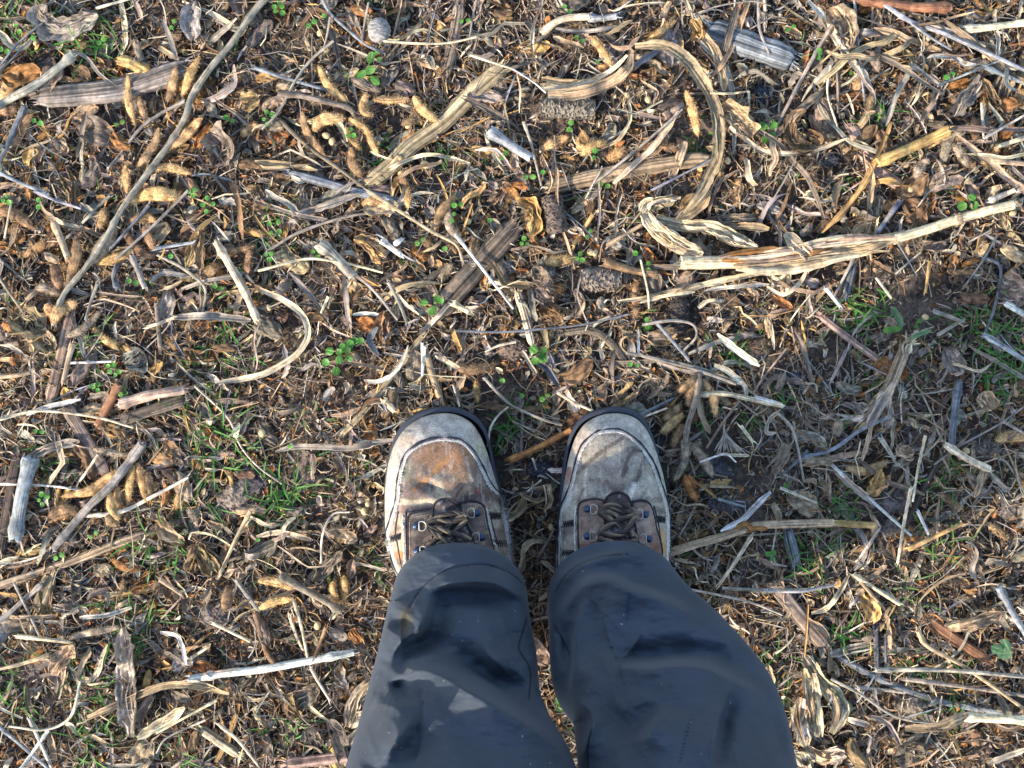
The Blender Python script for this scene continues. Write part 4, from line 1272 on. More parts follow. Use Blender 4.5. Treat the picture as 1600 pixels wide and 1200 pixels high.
# ------------------------------------------------------------------ everything one could pick up, traced where it lies
# kind|colour|width in photo pixels|line in photo pixels|label (left empty: written from its looks and its neighbours)
TRACED = """
plant@A|grey|10.5|428,-14 400,14 360,70 330,105 300,150 290,182 265,225 240,258 195,320 165,372 135,417 100,460 84,506|long speckled grey bean stem running from the top edge down past many golden pods
pod@A|pgold|15|312,88 300,120 284,152
pod@A|pbrown|18|276,104 270,130 262,160
pod@A|pgold|22|316,184 292,214 268,232
pod@A|pbrown|18|248,200 240,225 214,262
pod@A|pgold|15|228,266 262,264 300,272
pod@A|pgold|14|196,258 198,302
pod@A|pgold|24|196,314 236,300 282,308
pod@A|pgrey|26|182,352 162,384 140,414
pod@A|pgold|18|212,388 184,404 152,412
pod@A|pbrown|17|192,358 216,384 242,404
pod@A|pbrown|20|119,370 124,402 106,446
pod@A|pbrown|20|82,412 86,430 93,452
pod@A|pgrey|18|54,450 74,450 96,460
pod@A|pgold|20|70,476 84,492
pod@A|pgold|22|82,506 96,486 122,474
pod@A|pbrown|18|164,324 156,358
pod@A|pbrown|17|202,346 226,340 246,346
pod@A|pbrown|16|224,354 240,390
pod@A|pgold|14|200,118 206,158 211,196
pod@A|pbrown|13|216,150 226,186
stem|grey|13|114,86 84,112 50,136 20,152 -14,172|speckled grey stem with a pale broken tip beside the purple-grey split stalk
slab|grey|34|62,152 120,148 190,140 250,122 294,106|wide grey split corn stalk with a frayed end under golden pods
leaf|grey|34|72,8 66,26 84,44 110,42 152,22|big curled grey leaf arching near the corner with the small grass
pod|pgold|26|28,108 8,136 -8,154
pod|pbrown|20|50,176 32,204 20,230
pod|pbrown|18|-4,176 32,168
pod|pgold|17|404,152 376,162
pod|pgold|16|376,212 404,194
stem|slate|9|38,166 25,195 10,230 -2,254|dark blue-grey twig crossing the brown pod at the picture edge
straw|grey|6|288,158 254,176 220,200 185,245 170,262
straw|blue|6|-4,268 30,285 72,302
straw|cream|5|150,13 206,-3
strip|greyb|7|135,174 120,246
straw|slate|4|0,102 30,66 66,36
straw|slate|4|-3,114 26,84 48,62
strip|grey|5|114,80 135,90 155,115 182,136
strip|tan|7|222,62 250,75 279,94
strip|grey|7|254,30 266,60 276,92
leaf|greyb|40|326,206 346,230 336,262
strip|tan|8|52,5 60,20 72,34
slab|tan|26|786,106 740,144 690,194 640,230 606,264 574,288|broad flat tan corn leaf lying aslant above the scattered bean pods
strip|cream|6|734,256 700,246 662,242 612,262 578,292
strip|tan|6|690,254 650,262 620,280
slab|greyb|20|718,8 712,50 697,112
pod@F|pgold|15|497,102 518,132 544,162
pod@F|pgrey|15|549,122 572,136 594,144
pod@F|pgold|13|582,155 610,158 640,154
pod@F|pgold|18|646,150 660,170 684,190
pod@F|pgold|15|573,144 566,172 584,182
pod@F|pgold|14|544,184 572,204 582,226 593,246
pod@F|pgold|20|490,206 506,192 540,184
pod@F|pbrown|15|472,174 486,206 508,243
pod@F|pbrown|19|549,230 554,254 566,278
pod@F|pgold|9|540,198 548,216 564,234
pod@F|pbrown|13|626,196 652,182 640,174
plant@F|greyb|10|436,146 470,150 506,158 542,168 552,176|grey-brown bean stem amid a splayed cluster of golden pods
pod|pbrown|16|626,268 632,302
bean|cream|5.5|510,212
bean|cream|5.5|519,221
bean|cream|6.5|664,257
bean|cream|5.5|628,271
bean|cream|5|499,50
bean|cream|5|638,196
gall|grey|17|592,47
straw|blue|5|502,-4 517,22 550,52 572,70 602,84
straw|cream|4|600,64 650,68 700,67 744,58
straw|grey|4|516,27 510,60 501,94
straw|grey|5|521,64 485,95 458,132 436,174 410,202
straw|grey|4|576,4 570,36 566,63
straw|blue|6|398,106 445,122 508,140
stem|greyb|6|437,187 462,212 492,237 525,260 565,290
slab|blue|14|452,270 500,283 560,300 640,318
strip|tan|8|398,252 450,257 496,266
straw|cream|4|734,86 802,108
straw|grey|3|745,-3 738,32 734,58
stem|blue|16|766,206 796,226 828,246|short thick bluish-white stem piece right of the broad flat tan corn leaf
strip|tan|18|992,72 1025,70 1050,76 1074,96 1094,122 1111,152 1121,190 1123,226 1119,252 1107,276 1092,305 1064,338|long curved tan leaf band arching like a bow over the dark litter
strip|blue|9|990,104 1017,86 1058,64
strip|tan|18|856,148 900,145 950,131 980,108 986,84
strip|cream|8|850,138 890,134 932,122 960,106 980,86
strip|tan|8|846,122 887,128 935,124 975,95
stem|cream|11|848,52 866,36 888,28 920,26
stem|blue|11|921,28 942,28 964,25
strip|grey|7|868,45 900,49 932,47 964,40
strip|tan|9|864,58 886,66 912,75
cob|tan|38|845,166 929,170|weathered tan corn cob piece lying level under the husk bundle
slab|blue|40|1108,48 1168,70 1238,94|wide blue-grey split corn stalk with long cracks near the top
pod|pgold|11|1010,64 1030,48 1056,31
pod|pgold|12|922,56 940,84 956,103
leaf|gold|18|1080,30 1092,50 1080,64
strip|tan|14|1091,48 1115,75 1126,106 1131,142
strip|greyb|12|1152,10 1140,50 1127,97
straw|grey|3|1086,26 1120,10 1175,2 1204,9
straw|grey|5|1185,-3 1187,45 1202,84
slab|tan|24|857,293 925,278 1000,263 1070,252 1108,250|flattened tan-brown stalk lying under the curved tan leaf band
straw|grey|5|926,288 975,250 1025,208 1066,171
strip|cream|10|1061,174 1040,204 1022,228 995,252 958,287
strip|tan|14|1071,221 1060,252 1046,279
straw|blue|4|1018,297 1062,275 1112,249
straw|white|3|798,106 832,127 853,145
straw|grey|5|818,190 830,225 846,290
pod|pgold|18|846,233 867,222 889,214
pod|pgold|17|906,243 926,230 949,222
pod|pgold|20|948,250 964,240 978,230
pod|pbrown|14|1028,226 1062,233
pod|pgold|17|1071,141 1080,176 1091,214
stem|greyb|11|1039,181 1066,164
leaf|tan|34|1126,168 1152,184 1176,212
straw|cream|4|1110,145 1140,146 1170,143
straw|cream|4|1170,143 1171,174
bean|cream|5|1012,156
bean|cream|5|1136,252
bean|cream|5|930,395
stem|bark|16|1330,-4 1375,4 1425,11 1484,12|reddish-brown barky stick on the top edge
straw|blue|8|1380,5 1420,32 1475,52 1537,80 1606,112
straw|blue|5|1418,31 1452,57 1487,78
straw|blue|8|1541,106 1606,132
straw|blue|4|1465,134 1512,115 1564,94
straw|blue|5|1335,-4 1340,62 1351,157
straw|grey|4|1364,-4 1361,77
straw|grey|7|1304,33 1267,97 1227,172 1209,209
straw|tan|4|1313,71 1269,111
straw|cream|4|1298,103 1293,145 1308,197
straw|greyb|6|1307,82 1309,130 1310,177
stalk|gold|16|1373,254 1425,230 1482,204|smooth golden cut stalk stub with two joints
strip|gold|9|1393,190 1370,245 1345,294 1318,330 1284,364
slab|pink|20|1330,198 1350,240 1372,266 1407,292
leaf|brown|20|1258,171 1236,190 1240,222 1272,234
leaf|brown|16|1262,206 1278,214 1276,226
strip|cream|8|1140,198 1170,222 1200,238 1262,237 1324,216
strip|grey|9|1426,104 1400,150 1384,197
strip|grey|9|1420,99 1440,112 1466,133
strip|greyb|9|1462,139 1454,164 1438,189
pod|pgrey|18|1494,92 1520,101 1547,97
pod|pgrey|20|1518,194 1496,208 1480,228 1471,259
pod|pgrey|18|1489,224 1500,240 1514,262
pod|pbrown|16|1534,124 1542,150 1553,174
pod|pgrey|20|1558,168 1564,142 1577,118
pod|pbrown|20|1569,176 1584,158 1602,138
pod|pbrown|18|1520,182 1526,200 1522,222
pod|pgrey|16|1431,281 1440,262 1452,248
pod|pgrey|18|1449,293 1474,280 1502,269
pod|pgrey|14|1512,302 1514,276
pod|pgrey|16|1360,79 1366,96 1373,112
pod|pbrown|18|1348,86 1342,116 1334,152
pod|pbrown|17|1399,36 1408,52 1418,69
pod|pgold|10|1534,259 1548,242 1563,224
leaf|tan|34|1294,14 1316,34 1326,76
straw|tan|10|1543,250 1604,256
straw|cream|8|1604,214 1562,228
stem|cream|12|1508,46 1552,42 1604,35
straw|pale|5|1534,161 1537,216
straw|pale|5|1537,216 1575,195 1604,178
leaf|grey|22|1534,118 1512,150 1490,182
straw|grey|6|172,306 140,337 106,370
straw|grey|5|294,298 237,355 182,404
straw|slate|6|233,321 206,352 174,387
straw|blue|6|244,388 302,379
straw|grey|5.5|246,398 287,420 320,450 317,487
straw|blue|5|54,299 90,314 126,326
stem|tan|11|84,348 96,376 106,402
straw|greyb|6|-3,430 14,456 36,487
straw|cream|4|18,314 7,372
stem|grey|9|206,400 216,424 226,449
stem|slate|9|183,450 178,430 186,408
straw|grey|6|152,444 142,472 134,499
slab|pink|18|111,492 100,537 84,604 78,624|pinkish-tan flat stalk rising below the speckled bean stem
stem|tan|9|113,538 106,566 99,598
stalk|cream|12|339,380 362,420 386,464 402,500|bright cream stalk with a peeled side branch
straw|cream|6|360,412 376,432 389,458
strip|grey|12|268,496 325,494 392,500
straw|cream|6|231,511 252,504 272,496
strip|pale|7|234,442 255,427 298,433
leaf|grey|34|196,570 212,562 228,556
leaf|tan|50|14,496 40,508 68,522
leaf|tan|30|60,520 72,534 84,548
stem|tan|7|-4,589 22,587 47,582
straw|white|4|111,567 174,565
straw|greyb|9|245,474 250,542
pod|pgold|14|144,509 160,528 182,540 208,548
pod|pgrey|15|91,523 112,522 132,512 160,484
pod|pbrown|15|312,361 308,390 302,422
pod|pbrown|22|306,434 326,426 344,411
pod|pbrown|20|-6,328 24,340 52,356
pod|pbrown|14|390,391 388,410 385,432
pod|pbrown|11|354,396 400,384
slab|greyb|36|806,352 762,400 725,440 684,488|broad brown-grey split log of stalk, its fibres open, aslant
strip|grey|8|712,462 686,492 656,522
slab|tan|12|660,526 636,558 606,594 572,640 537,676|long tan split stick pointing at the toe of the orange-brown boot
strip|cream|10|406,452 445,470 472,492 481,522 466,551 437,572 400,588 336,598|pale curled leaf ribbon bent like a hook
straw|cream|4.5|404,423 475,405 520,408 560,416 598,426
straw|grey|5|417,393 470,362 550,337 618,331
straw|grey|5.5|521,409 575,445 621,499
straw|tan|6|574,298 625,330 675,362 712,382 723,408
straw|white|5|711,366 750,415 802,482
straw|grey|6|607,441 624,474 636,504
strip|grey|8|536,424 542,475 548,517
strip|grey|9|414,298 445,315 468,336
strip|grey|11|466,334 512,320 562,303
strip|grey|7|398,314 460,334 522,346
stem|grey|18|500,382 524,402 552,432
pod|pgold|18|564,319 592,316 622,328
pod|pbrown|17|712,306 686,330 680,362
pod|pgrey|16|700,319 702,354 723,383
pod|pbrown|17|743,358 744,384 734,404
pod|pgold|15|554,372 576,380 598,409
pod|pbrown|16|601,486 598,512 597,537
pod|pgold|13|623,276 622,308
pod|pgold|13|634,290 638,326
pod|rust|10|641,389 668,406
pod|pgrey|16|776,386 782,424 802,452
strip|gold|9|704,510 714,534 723,557
pod|pbrown|20|711,571 736,582 767,571
pod|pgrey|18|686,442 694,424 708,413
straw|white|10|596,376 626,398
straw|cream|10|709,474 733,488
straw|white|10|618,381 628,374
straw|cream|5|513,464 502,489
straw|white|5|660,536 660,587
strip|white|6|550,492 572,490 592,491
strip|slate|9|590,511 577,530 591,556
straw|slate|4|712,517 780,519 837,515 912,507 982,491
leafset|cream|22|1005,332 1016,318 1058,311;1007,332 1025,357 1062,383 1098,398;1024,342 1070,352 1112,355 1150,372 1184,386|pale gold corn husk folded over with ribbons trailing to the sheathed stalk
strip|tan|15|1110,298 1088,326 1056,343
strip|greyb|14|1098,348 1140,342 1184,340
strip|tan|12|1130,355 1165,354 1202,357
cornstalk|cream|16|1066,410 1122,410 1200,404 1275,391 1330,382 1400,372 1450,358 1497,342 1540,330 1583,320|long cream corn stalk wrapped in a torn reddish sheath at its thick end
strip|cream|20|1225,366 1250,387 1271,411
strip|cream|10|966,471 1025,462 1087,447 1150,432 1190,424 1240,414
strip|cream|6|1000,473 1040,462 1086,456
strip|pale|6|1100,455 1130,450 1162,447 1202,444
strip|cream|6|1198,448 1225,460 1250,441 1262,418
strip|cream|5|1196,424 1214,436 1230,424 1226,412
cob|tan|42|908,438 970,434|spiky tan corn cob piece lying level beside the brown stem
cob|greyb|38|860,306 872,364|dark upright corn cob piece beyond the tip of the broad split log
cob|dark|38|1062,466 1058,520|dark soil-caked corn cob half buried under the cream husk ribbon
leaf|gold|20|806,309 832,322 838,346 832,368
pod|pgold|20|851,410 872,412 902,402
stem|brown|12|945,410 987,422 1024,428
straw|gold|7|926,336 896,384
straw|tan|8|949,383 1003,351
slab|cream|12|809,458 820,495 831,537|cream split stub standing upright in the picture below the wilted leaves
strip|grey|10|827,454 832,478 838,502
leaf|greyb|28|832,418 846,430 864,444
leaf|tan|16|898,452 908,474 896,497
leaf|brown|28|843,480 858,488 877,502
leaf|greyb|22|836,452 852,468 862,470
pod|pbrown|12|992,444 995,470 995,497
slab|greyb|12|881,520 925,517 955,537 978,569
straw|cream|3.5|1001,406 1012,455 1014,482
strip|white|5|997,514 998,553
straw|grey|5|979,551 1050,565 1100,577 1160,598
straw|blue|6|1026,504 1050,532 1076,562
straw|grey|5|1004,507 1050,501 1082,507 1088,526 1069,547
strip|grey|7|1076,553 1120,535 1168,525
strip|white|11|1121,521 1145,542 1187,572
strip|cream|7|1091,481 1107,471 1132,470
straw|grey|2.5|936,411 942,380 960,369
straw|blue|9|1406,314 1372,362
slab|slate|12|1333,418 1322,459
straw|pale|5|1336,399 1304,462
straw|white|7|1291,451 1313,479
straw|gold|6|1453,409 1446,457
straw|cream|5|1369,434 1393,466
slab|pink|11|1281,494 1330,532 1387,573
stump|tan|18|1418,534 1407,562 1390,602 1372,632 1350,660|frayed tan stalk stump fanning out below the grey-green weed
leaf|pink|46|1560,440 1586,452 1610,470
straw|white|11|1573,474 1604,494
straw|blue|9|1539,524 1572,544 1606,566
straw|slate|4|1558,369 1537,405 1504,452
straw|slate|6|1539,402 1563,418 1557,470 1538,524
leaf|greyb|44|1336,318 1352,328 1372,340
pod|pgold|14|1374,326 1408,316
straw|grey|6|1466,523 1503,501
straw|grey|7|1459,486 1502,501
stem|pale|9|1548,313 1586,297
straw|grey|4|1514,378 1549,359
strip|greyb|9|1239,514 1255,545 1268,597
straw|grey|4|1399,428 1439,394
stalk|blue|22|48,718 34,776 24,840|thick blue-grey stalk with a dark joint at the picture edge
slab|dark|18|28,716 14,790 2,864
strip|grey|14|48,713 87,697 124,689
slab|greyb|22|106,636 132,682 166,739|brown-grey split stalk lying above the golden pod cluster
strip|white|7|41,648 70,637 126,624
straw|cream|5|-3,656 62,642 150,652 208,668
stem|bark|14|186,603 170,632 154,664
stem|pink|16|189,631 237,617 287,609|short pinkish stick with frayed ends above the grassy patch
slab|greyb|18|189,656 250,637 287,626
plant@B|grey|14|222,694 196,730 170,762 135,796 84,857|grey bean stem amid a sunlit cluster of golden hairy pods
pod@B|pgold|18|197,731 172,744 142,766 94,776
pod@B|pgold|15|208,726 202,756 199,787
pod@B|pgold|17|216,724 220,756 231,786
pod@B|pbrown|13|231,738 236,774
pod@B|pgold|16|172,768 174,792 186,814
pod@B|pgold|14|184,760 180,790 188,806
pod@B|pbrown|24|127,801 104,800 74,808
pod@B|pbrown|15|152,798 147,818
pod@B|pbrown|17|164,806 182,822
pod@B|pgrey|11|144,702 172,706 202,713
pod|pgold|18|288,748 284,770 274,797
pod|dark|12|252,734 278,754
straw|pale|7|129,806 187,800 240,775 294,746
straw|white|4|-3,756 75,759 126,766
straw|cream|5|153,711 125,752
straw|pale|3.5|304,603 355,652 375,695 402,728 440,756
slab|tan|14|-6,917 55,897 125,872 175,852 227,834|long tan split stick slanting below the golden pod cluster
straw|tan|7|391,799 366,848 344,897
pod|pbrown|20|309,850 322,874 334,898
pod|pbrown|15|307,852 296,894
pod|pgrey|12|288,790 302,816 304,828
slab|tan|22|78,902 70,926 59,948
straw|grey|9|64,914 30,944 -4,974
leaf|pale|30|194,980 200,1030 200,1087 206,1152|long grey-white curled leaf standing upright below the bright grass tuft
strip|pale|8|190,982 183,1008 184,1034
strip|cream|16|214,1153 250,1132 289,1106
strip|pink|14|214,1128 226,1110 238,1088
stalk|white|13|298,1061 350,1052 400,1047 470,1035 552,1019|straight whitish peeled stick lying beside the trouser leg
strip|tan|12|136,1122 195,1097 250,1072 300,1070 358,1083
straw|grey|8|369,906 402,952
pod|pbrown|18|358,914 350,956
straw|tan|8|251,906 283,928
pod|pbrown|12|161,900 156,937
pod|pbrown|9|194,906 188,930
straw|cream|6|334,974 388,1001
strip|white|7|250,988 280,996 291,1039
straw|cream|5|299,1028 326,1011
straw|cream|8|29,994 108,1003
straw|tan|7|76,1024 30,1038 -4,1046
leaf|tan|24|114,1008 98,1030 80,1054
pod|pgrey|14|106,998 140,988 192,979
strip|pale|7|124,965 165,962 206,949
strip|tan|6|11,965 90,962
straw|pale|5|126,1065 110,1120 70,1140 14,1135
straw|pale|7|46,1123 82,1202
straw|white|6|76,1141 33,1200
straw|blue|7|-3,1134 42,1172 78,1203
strip|tan|10|76,1144 87,1189
slab|cream|16|316,1140 371,1178
straw|cream|6|341,1131 372,1157 402,1194
straw|cream|5|338,1094 244,1146
straw|pale|3.5|321,1125 262,1152 244,1177
straw|grey|5|22,911 62,994
plant@D|greyb|13|438,900 475,921 504,936 533,955|short speckled grey stem with a pale cut end amid tan pods
pod@D|pgold|17|402,908 430,910 462,922
pod@D|pgold|17|404,952 430,940 458,936
pod@D|pgold|13|520,908 520,926 527,944
pod@D|pgold|13|537,899 540,920 536,944
straw|cream|6|453,964 466,1000 482,1030
straw|cream|6|460,940 472,984 481,1028
straw|brown|6|509,980 492,1028
straw|pale|6|486,1044 498,1066 515,1093
bean|cream|6|496,978
bean|cream|5.5|569,799
bean|tan|6|409,677
leafset|cream|20|588,1061 556,1090 543,1136;580,1115 560,1122 543,1134;582,1128 566,1142 546,1160|cream dry husk pushed against the trouser leg
slab|pink|18|448,1193 556,1181
pod|pbrown|18|447,1080 452,1102 464,1124
stem|brown|10|399,958 418,1020 443,1052
leaf|rust|20|546,986 556,994 562,1004
leaf|greyb|20|488,908 510,886 534,862
leaf|greyb|28|476,1140 492,1152 502,1166
strip|greyb|16|516,1124 530,1144 542,1165
cornstalk2|tan|13|1042,865 1085,851 1130,838 1168,825 1200,820 1300,817 1366,821|long tan corn stalk with a golden jointed end lying beside the tan boot
strip|white|9|1204,768 1180,792 1160,812 1126,830
straw|cream|7|1174,838 1148,879 1123,914
straw|pale|4|1060,918 1124,930 1178,943 1222,961
straw|grey|5|1129,919 1190,922 1282,920
leafset|cream|30|1260,1030 1281,1062 1308,1092 1313,1118 1300,1146;1264,1052 1270,1100 1276,1152;1252,1094 1248,1126 1260,1168;1262,1170 1290,1180 1320,1176;1248,1176 1262,1196|big bleached corn husk spread open beside the trouser leg
strip|tan|8|1264,966 1292,995 1296,1052
slab|pink|22|1213,918 1250,965 1287,1009
slab|blue|10|1306,1024 1375,1062 1450,1090 1512,1105 1604,1121|long blue-grey stalk with a white edge along the lower corner
strip|tan|16|1414,1138 1465,1135 1512,1116
stalk|cream|14|1509,1120 1606,1126
straw|grey|8|1369,1047 1475,1047 1606,1058
slab|slate|9|1367,948 1371,1049
straw|slate|5|1384,991 1384,1044
strip|grey|14|1298,1023 1330,1014 1369,1006
straw|tan|7|1434,986 1450,1010 1512,1045 1606,1112
straw|grey|5|1299,1061 1345,1085 1400,1120 1462,1131
straw|grey|6|1340,1074 1380,1078 1410,1082
straw|grey|8|1416,1061 1500,1072 1606,1088
strip|cream|9|1326,898 1295,947 1268,958
straw|cream|7|1334,898 1405,944
straw|tan|6|1344,908 1382,952
straw|blue|6|1198,922 1250,924 1302,914
slab|bark|18|1450,968 1482,992 1517,1015 1542,1032
leaf|tan|24|1476,978 1520,972 1566,958
straw|blue|12|1561,918 1585,962 1604,992
leaf|greyb|36|1398,1182 1420,1172 1446,1176
strip|pale|10|1545,1192 1604,1170
strip|grey|7|1361,1119 1388,1132 1406,1164
strip|pale|10|1319,1122 1357,1133
straw|white|5.5|1300,726 1350,772 1424,837
straw|blue|7|1250,716 1300,702 1340,675 1384,653
straw|slate|5|1262,704 1240,726 1218,744
straw|grey|5|1214,644 1240,675 1256,752
straw|cream|5|1446,681 1435,730 1426,784
straw|cream|6|1423,764 1412,820 1403,879
straw|gold|8|1419,858 1503,819
stem|slate|12|1498,598 1490,650 1487,697
slab|dark|12|1474,708 1450,750 1419,814
stalk|cream|11|1479,696 1512,717 1546,733
strip|tan|13|1538,734 1530,756 1521,777
straw|grey|4|1606,632 1562,662 1500,697 1459,726
straw|grey|5|1569,659 1606,680
straw|pale|8|1376,684 1398,718
straw|white|6|1434,799 1451,835
strip|pale|15|1396,598 1375,632 1354,668
strip|cream|6|1391,613 1384,664
pod|pgrey|17|1311,656 1306,682
pod|pgold|20|1554,688 1580,684 1606,686
pod|pgold|17|1321,730 1352,734 1389,721
pod|pgold|18|1359,774 1374,756 1386,738
pod|pgrey|12|1251,719 1276,720 1302,727
pod|pgold|14|1544,821 1556,830 1573,844
pod|pbrown|11|1466,771 1506,796
leaf|tan|30|1536,612 1544,626 1552,640
leaf|tan|24|1400,700 1414,706 1428,704
strip|greyb|16|1228,693 1222,716 1209,742
leaf|grey|18|1238,684 1264,682 1292,696
slab|slate|18|1231,830 1236,852 1243,878
straw|white|8|1182,622 1202,627 1220,632
straw|pale|5|1219,762 1276,786
stem|rust|10|797,719 840,700 892,672|orange-tan stick lying across between the two boot toes
straw|grey|6|558,692 590,690 622,687
strip|grey|9|430,706 460,698 500,698 545,700 580,692 622,687
plant@C|greyb|10|1092,584 1088,620 1074,667 1071,692|dark bean stem with hanging brown pods beside the tan boot
pod@C|pbrown|16|1092,588 1078,602 1060,615
pod@C|pbrown|15|1066,632 1050,642 1036,656
pod@C|pgold|17|1067,644 1052,660 1032,677
pod@C|pbrown|13|1067,662 1058,680 1051,699
pod@C|pgrey|15|1066,686 1072,718 1053,752
pod@C|pgrey|15|1080,697 1096,720 1114,746
pod@C|rust|13|1070,742 1080,762 1090,784
pod@C|rust|10|1074,742 1086,764
pod@C|pgold|14|1098,592 1112,622 1118,652
pod@C|pbrown|13|1086,594 1080,622 1076,636
pod|pbrown|12|954,633 972,622 994,602
straw|cream|4|998,654 1042,638
straw|slate|6|1000,648 1050,624
stem|cream|9|1092,617 1130,615 1176,624 1222,634
strip|tan|9|1092,620 1096,648 1110,678
strip|pale|9|1116,570 1134,578 1152,592 1164,606 1166,628
straw|grey|6|1004,556 1068,572 1112,586 1150,600
straw|greyb|4|1228,546 1196,586 1176,616
straw|greyb|4|1154,628 1130,660 1104,700
broom|pale|14|1130,664 1136,690 1140,708|frayed pale straw tuft splayed like a little broom in the shade
straw|cream|6|1158,666 1176,690
strip|pale|6|1220,640 1202,656 1198,676 1214,676
straw|blue|5|1122,780 1164,792
straw|white|3.5|1094,722 1132,710 1150,722
pod|pgrey|13|1096,690 1084,698
straw|grey|5|756,590 790,626 812,640 850,656 878,664
straw|cream|5|872,614 895,628 926,642
straw|pale|4|762,698 766,670 778,650 794,636
straw|pale|4|806,534 780,540 758,550
strip|cream|7|816,548 826,566 838,584
strip|slate|9|838,566 858,582 872,604
strip|cream|9|680,556 700,566 722,580
slab|tan|12|664,546 674,580 688,622
straw|white|5|664,542 660,586
pod|pgold|10|744,592 746,630
straw|cream|12|601,626 616,642
straw|pale|4|708,600 718,636
strip|cream|6|440,832 448,818 462,808
strip|cream|8|400,838 440,832 486,843
slab|greyb|16|380,872 408,858 432,846
straw|pale|4|502,880 504,836 520,804 546,800
strip|pale|4|552,880 576,884 602,892
strip|tan|14|788,814 812,796 820,778
strip|grey|8|846,876 858,884 876,902
straw|greyb|5|840,870 856,846 866,826
straw|pale|3|832,716 838,734
straw|pale|3|846,750 824,768
strip|tan|8|858,756 860,780 852,796
strip|tan|7|812,770 836,782 852,778
"""
SEEDLINGS = """
532,550|7.5|460,995 520,1000 570,990 585,1040 520,1050 435,1065 500,1120 585,950 540,965 615,930 655,930|f
842,553|8|135,985 200,990 190,1040 145,1055|g
677,475|6|1050,690 1130,665 1150,690 1110,730 1100,745|f
1521,320|10|1290,80 1278,32 1210,92|h
1195,212|10|1560,790 1590,815 1590,870|c
1409,508|0|weed
1565,1015|9|1430,455 1475,445 1480,490|p
500,178|5|x
579,96|6|x
"""
BITS = [(435, 12, 5), (487, 37, 2), (590, 88, 2), (726, 32, 2), (417, 185, 4), (787, 243, 2), (905, 61, 2), (886, 14, 2), (937, 101, 1), (891, 197, 2), (930, 241, 2), (945, 288, 2),
        (853, 271, 1), (827, 277, 2), (1236, 44, 2), (1332, 109, 2), (1281, 85, 2), (1208, 195, 3), (920, 365, 2), (820, 378, 3), (907, 402, 3), (995, 401, 1), (1014, 417, 2),
        (990, 570, 2), (1435, 506, 2), (186, 192, 2), (58, 190, 2), (270, 38, 2), (27, 45, 2), (6, 78, 2), (56, 56, 1), (160, 66, 3), (358, 186, 2), (322, 320, 4), (300, 300, 3),
        (10, 312, 3), (60, 318, 2), (176, 578, 5), (272, 400, 1), (207, 440, 2), (340, 450, 2), (60, 675, 2), (66, 780, 4), (150, 605, 3), (192, 612, 3), (92, 870, 2), (146, 836, 2),
        (494, 396, 3), (430, 355, 4), (420, 400, 3), (709, 340, 2), (715, 320, 2), (762, 340, 1), (657, 378, 2), (790, 596, 1), (820, 616, 1), (852, 621, 2), (505, 30, 1),
        (1284, 78, 1), (1484, 118, 2), (274, 886, 2), (398, 845, 1), (1205, 868, 3), (1230, 764, 2), (1012, 505, 2), (700, 390, 1), (548, 208, 3), (448, 700, 1)]
TUFTS = [(215, 965, 30, .040), (122, 1035, 16, .032), (150, 1080, 18, .03), (22, 1092, 14, .035), (172, 1132, 22, .03), (135, 1170, 22, .035), (290, 1187, 10, .03), (255, 850, 24, .045),
         (75, 720, 14, .03), (350, 705, 22, .045), (317, 770, 14, .04), (452, 760, 20, .04), (425, 790, 22, .035), (420, 880, 10, .025), (478, 655, 9, .02), (485, 712, 6, .018), (448, 1140, 18, .03),
         (1335, 490, 34, .028), (1517, 507, 22, .03), (1575, 507, 18, .03), (1555, 550, 24, .032), (1305, 797, 14, .028), (1472, 742, 16, .032), (1267, 870, 26, .032), (1470, 855, 14, .028),
         (1570, 605, 20, .035), (1412, 927, 12, .03), (1327, 992, 18, .03), (1420, 1037, 16, .03), (1482, 1065, 14, .028), (1482, 1112, 12, .028), (1205, 1045, 12, .03), (1115, 969, 14, .026),
         (1190, 1044, 12, .026), (1061, 894, 7, .022), (881, 1101, 10, .024), (1372, 192, 10, .035), (1430, 245, 10, .022), (15, 35, 12, .045), (60, 30, 10, .03), (85, 62, 8, .03), (135, 65, 8, .04),
         (180, 75, 8, .035), (135, 535, 14, .035), (335, 480, 12, .035), (345, 520, 10, .03), (5, 455, 8, .03), (1095, 230, 14, .022), (355, 555, 10, .035), (440, 370, 14, .03), (410, 360, 10, .03),
         (1145, 555, 12, .025), (1220, 620, 8, .02), (1100, 640, 8, .025), (808, 655, 14, .026), (795, 672, 12, .024), (835, 640, 8, .02), (1300, 300, 6, .02), (700, 235, 8, .02), (607, 235, 8, .022),
         (575, 262, 10, .022), (975, 345, 6, .02), (1175, 655, 8, .02), (1090, 868, 6, .02), (1365, 600, 6, .02), (1395, 590, 8, .02), (345, 665, 14, .045), (300, 640, 10, .04), (250, 690, 8, .03),
         (90, 575, 8, .03), (1340, 640, 8, .022), (560, 745, 8, .02), (1010, 520, 6, .02), (600, 250, 6, .02), (450, 330, 12, .02), (320, 585, 10, .025), (330, 425, 10, .03), (300, 100, 4, .02)]
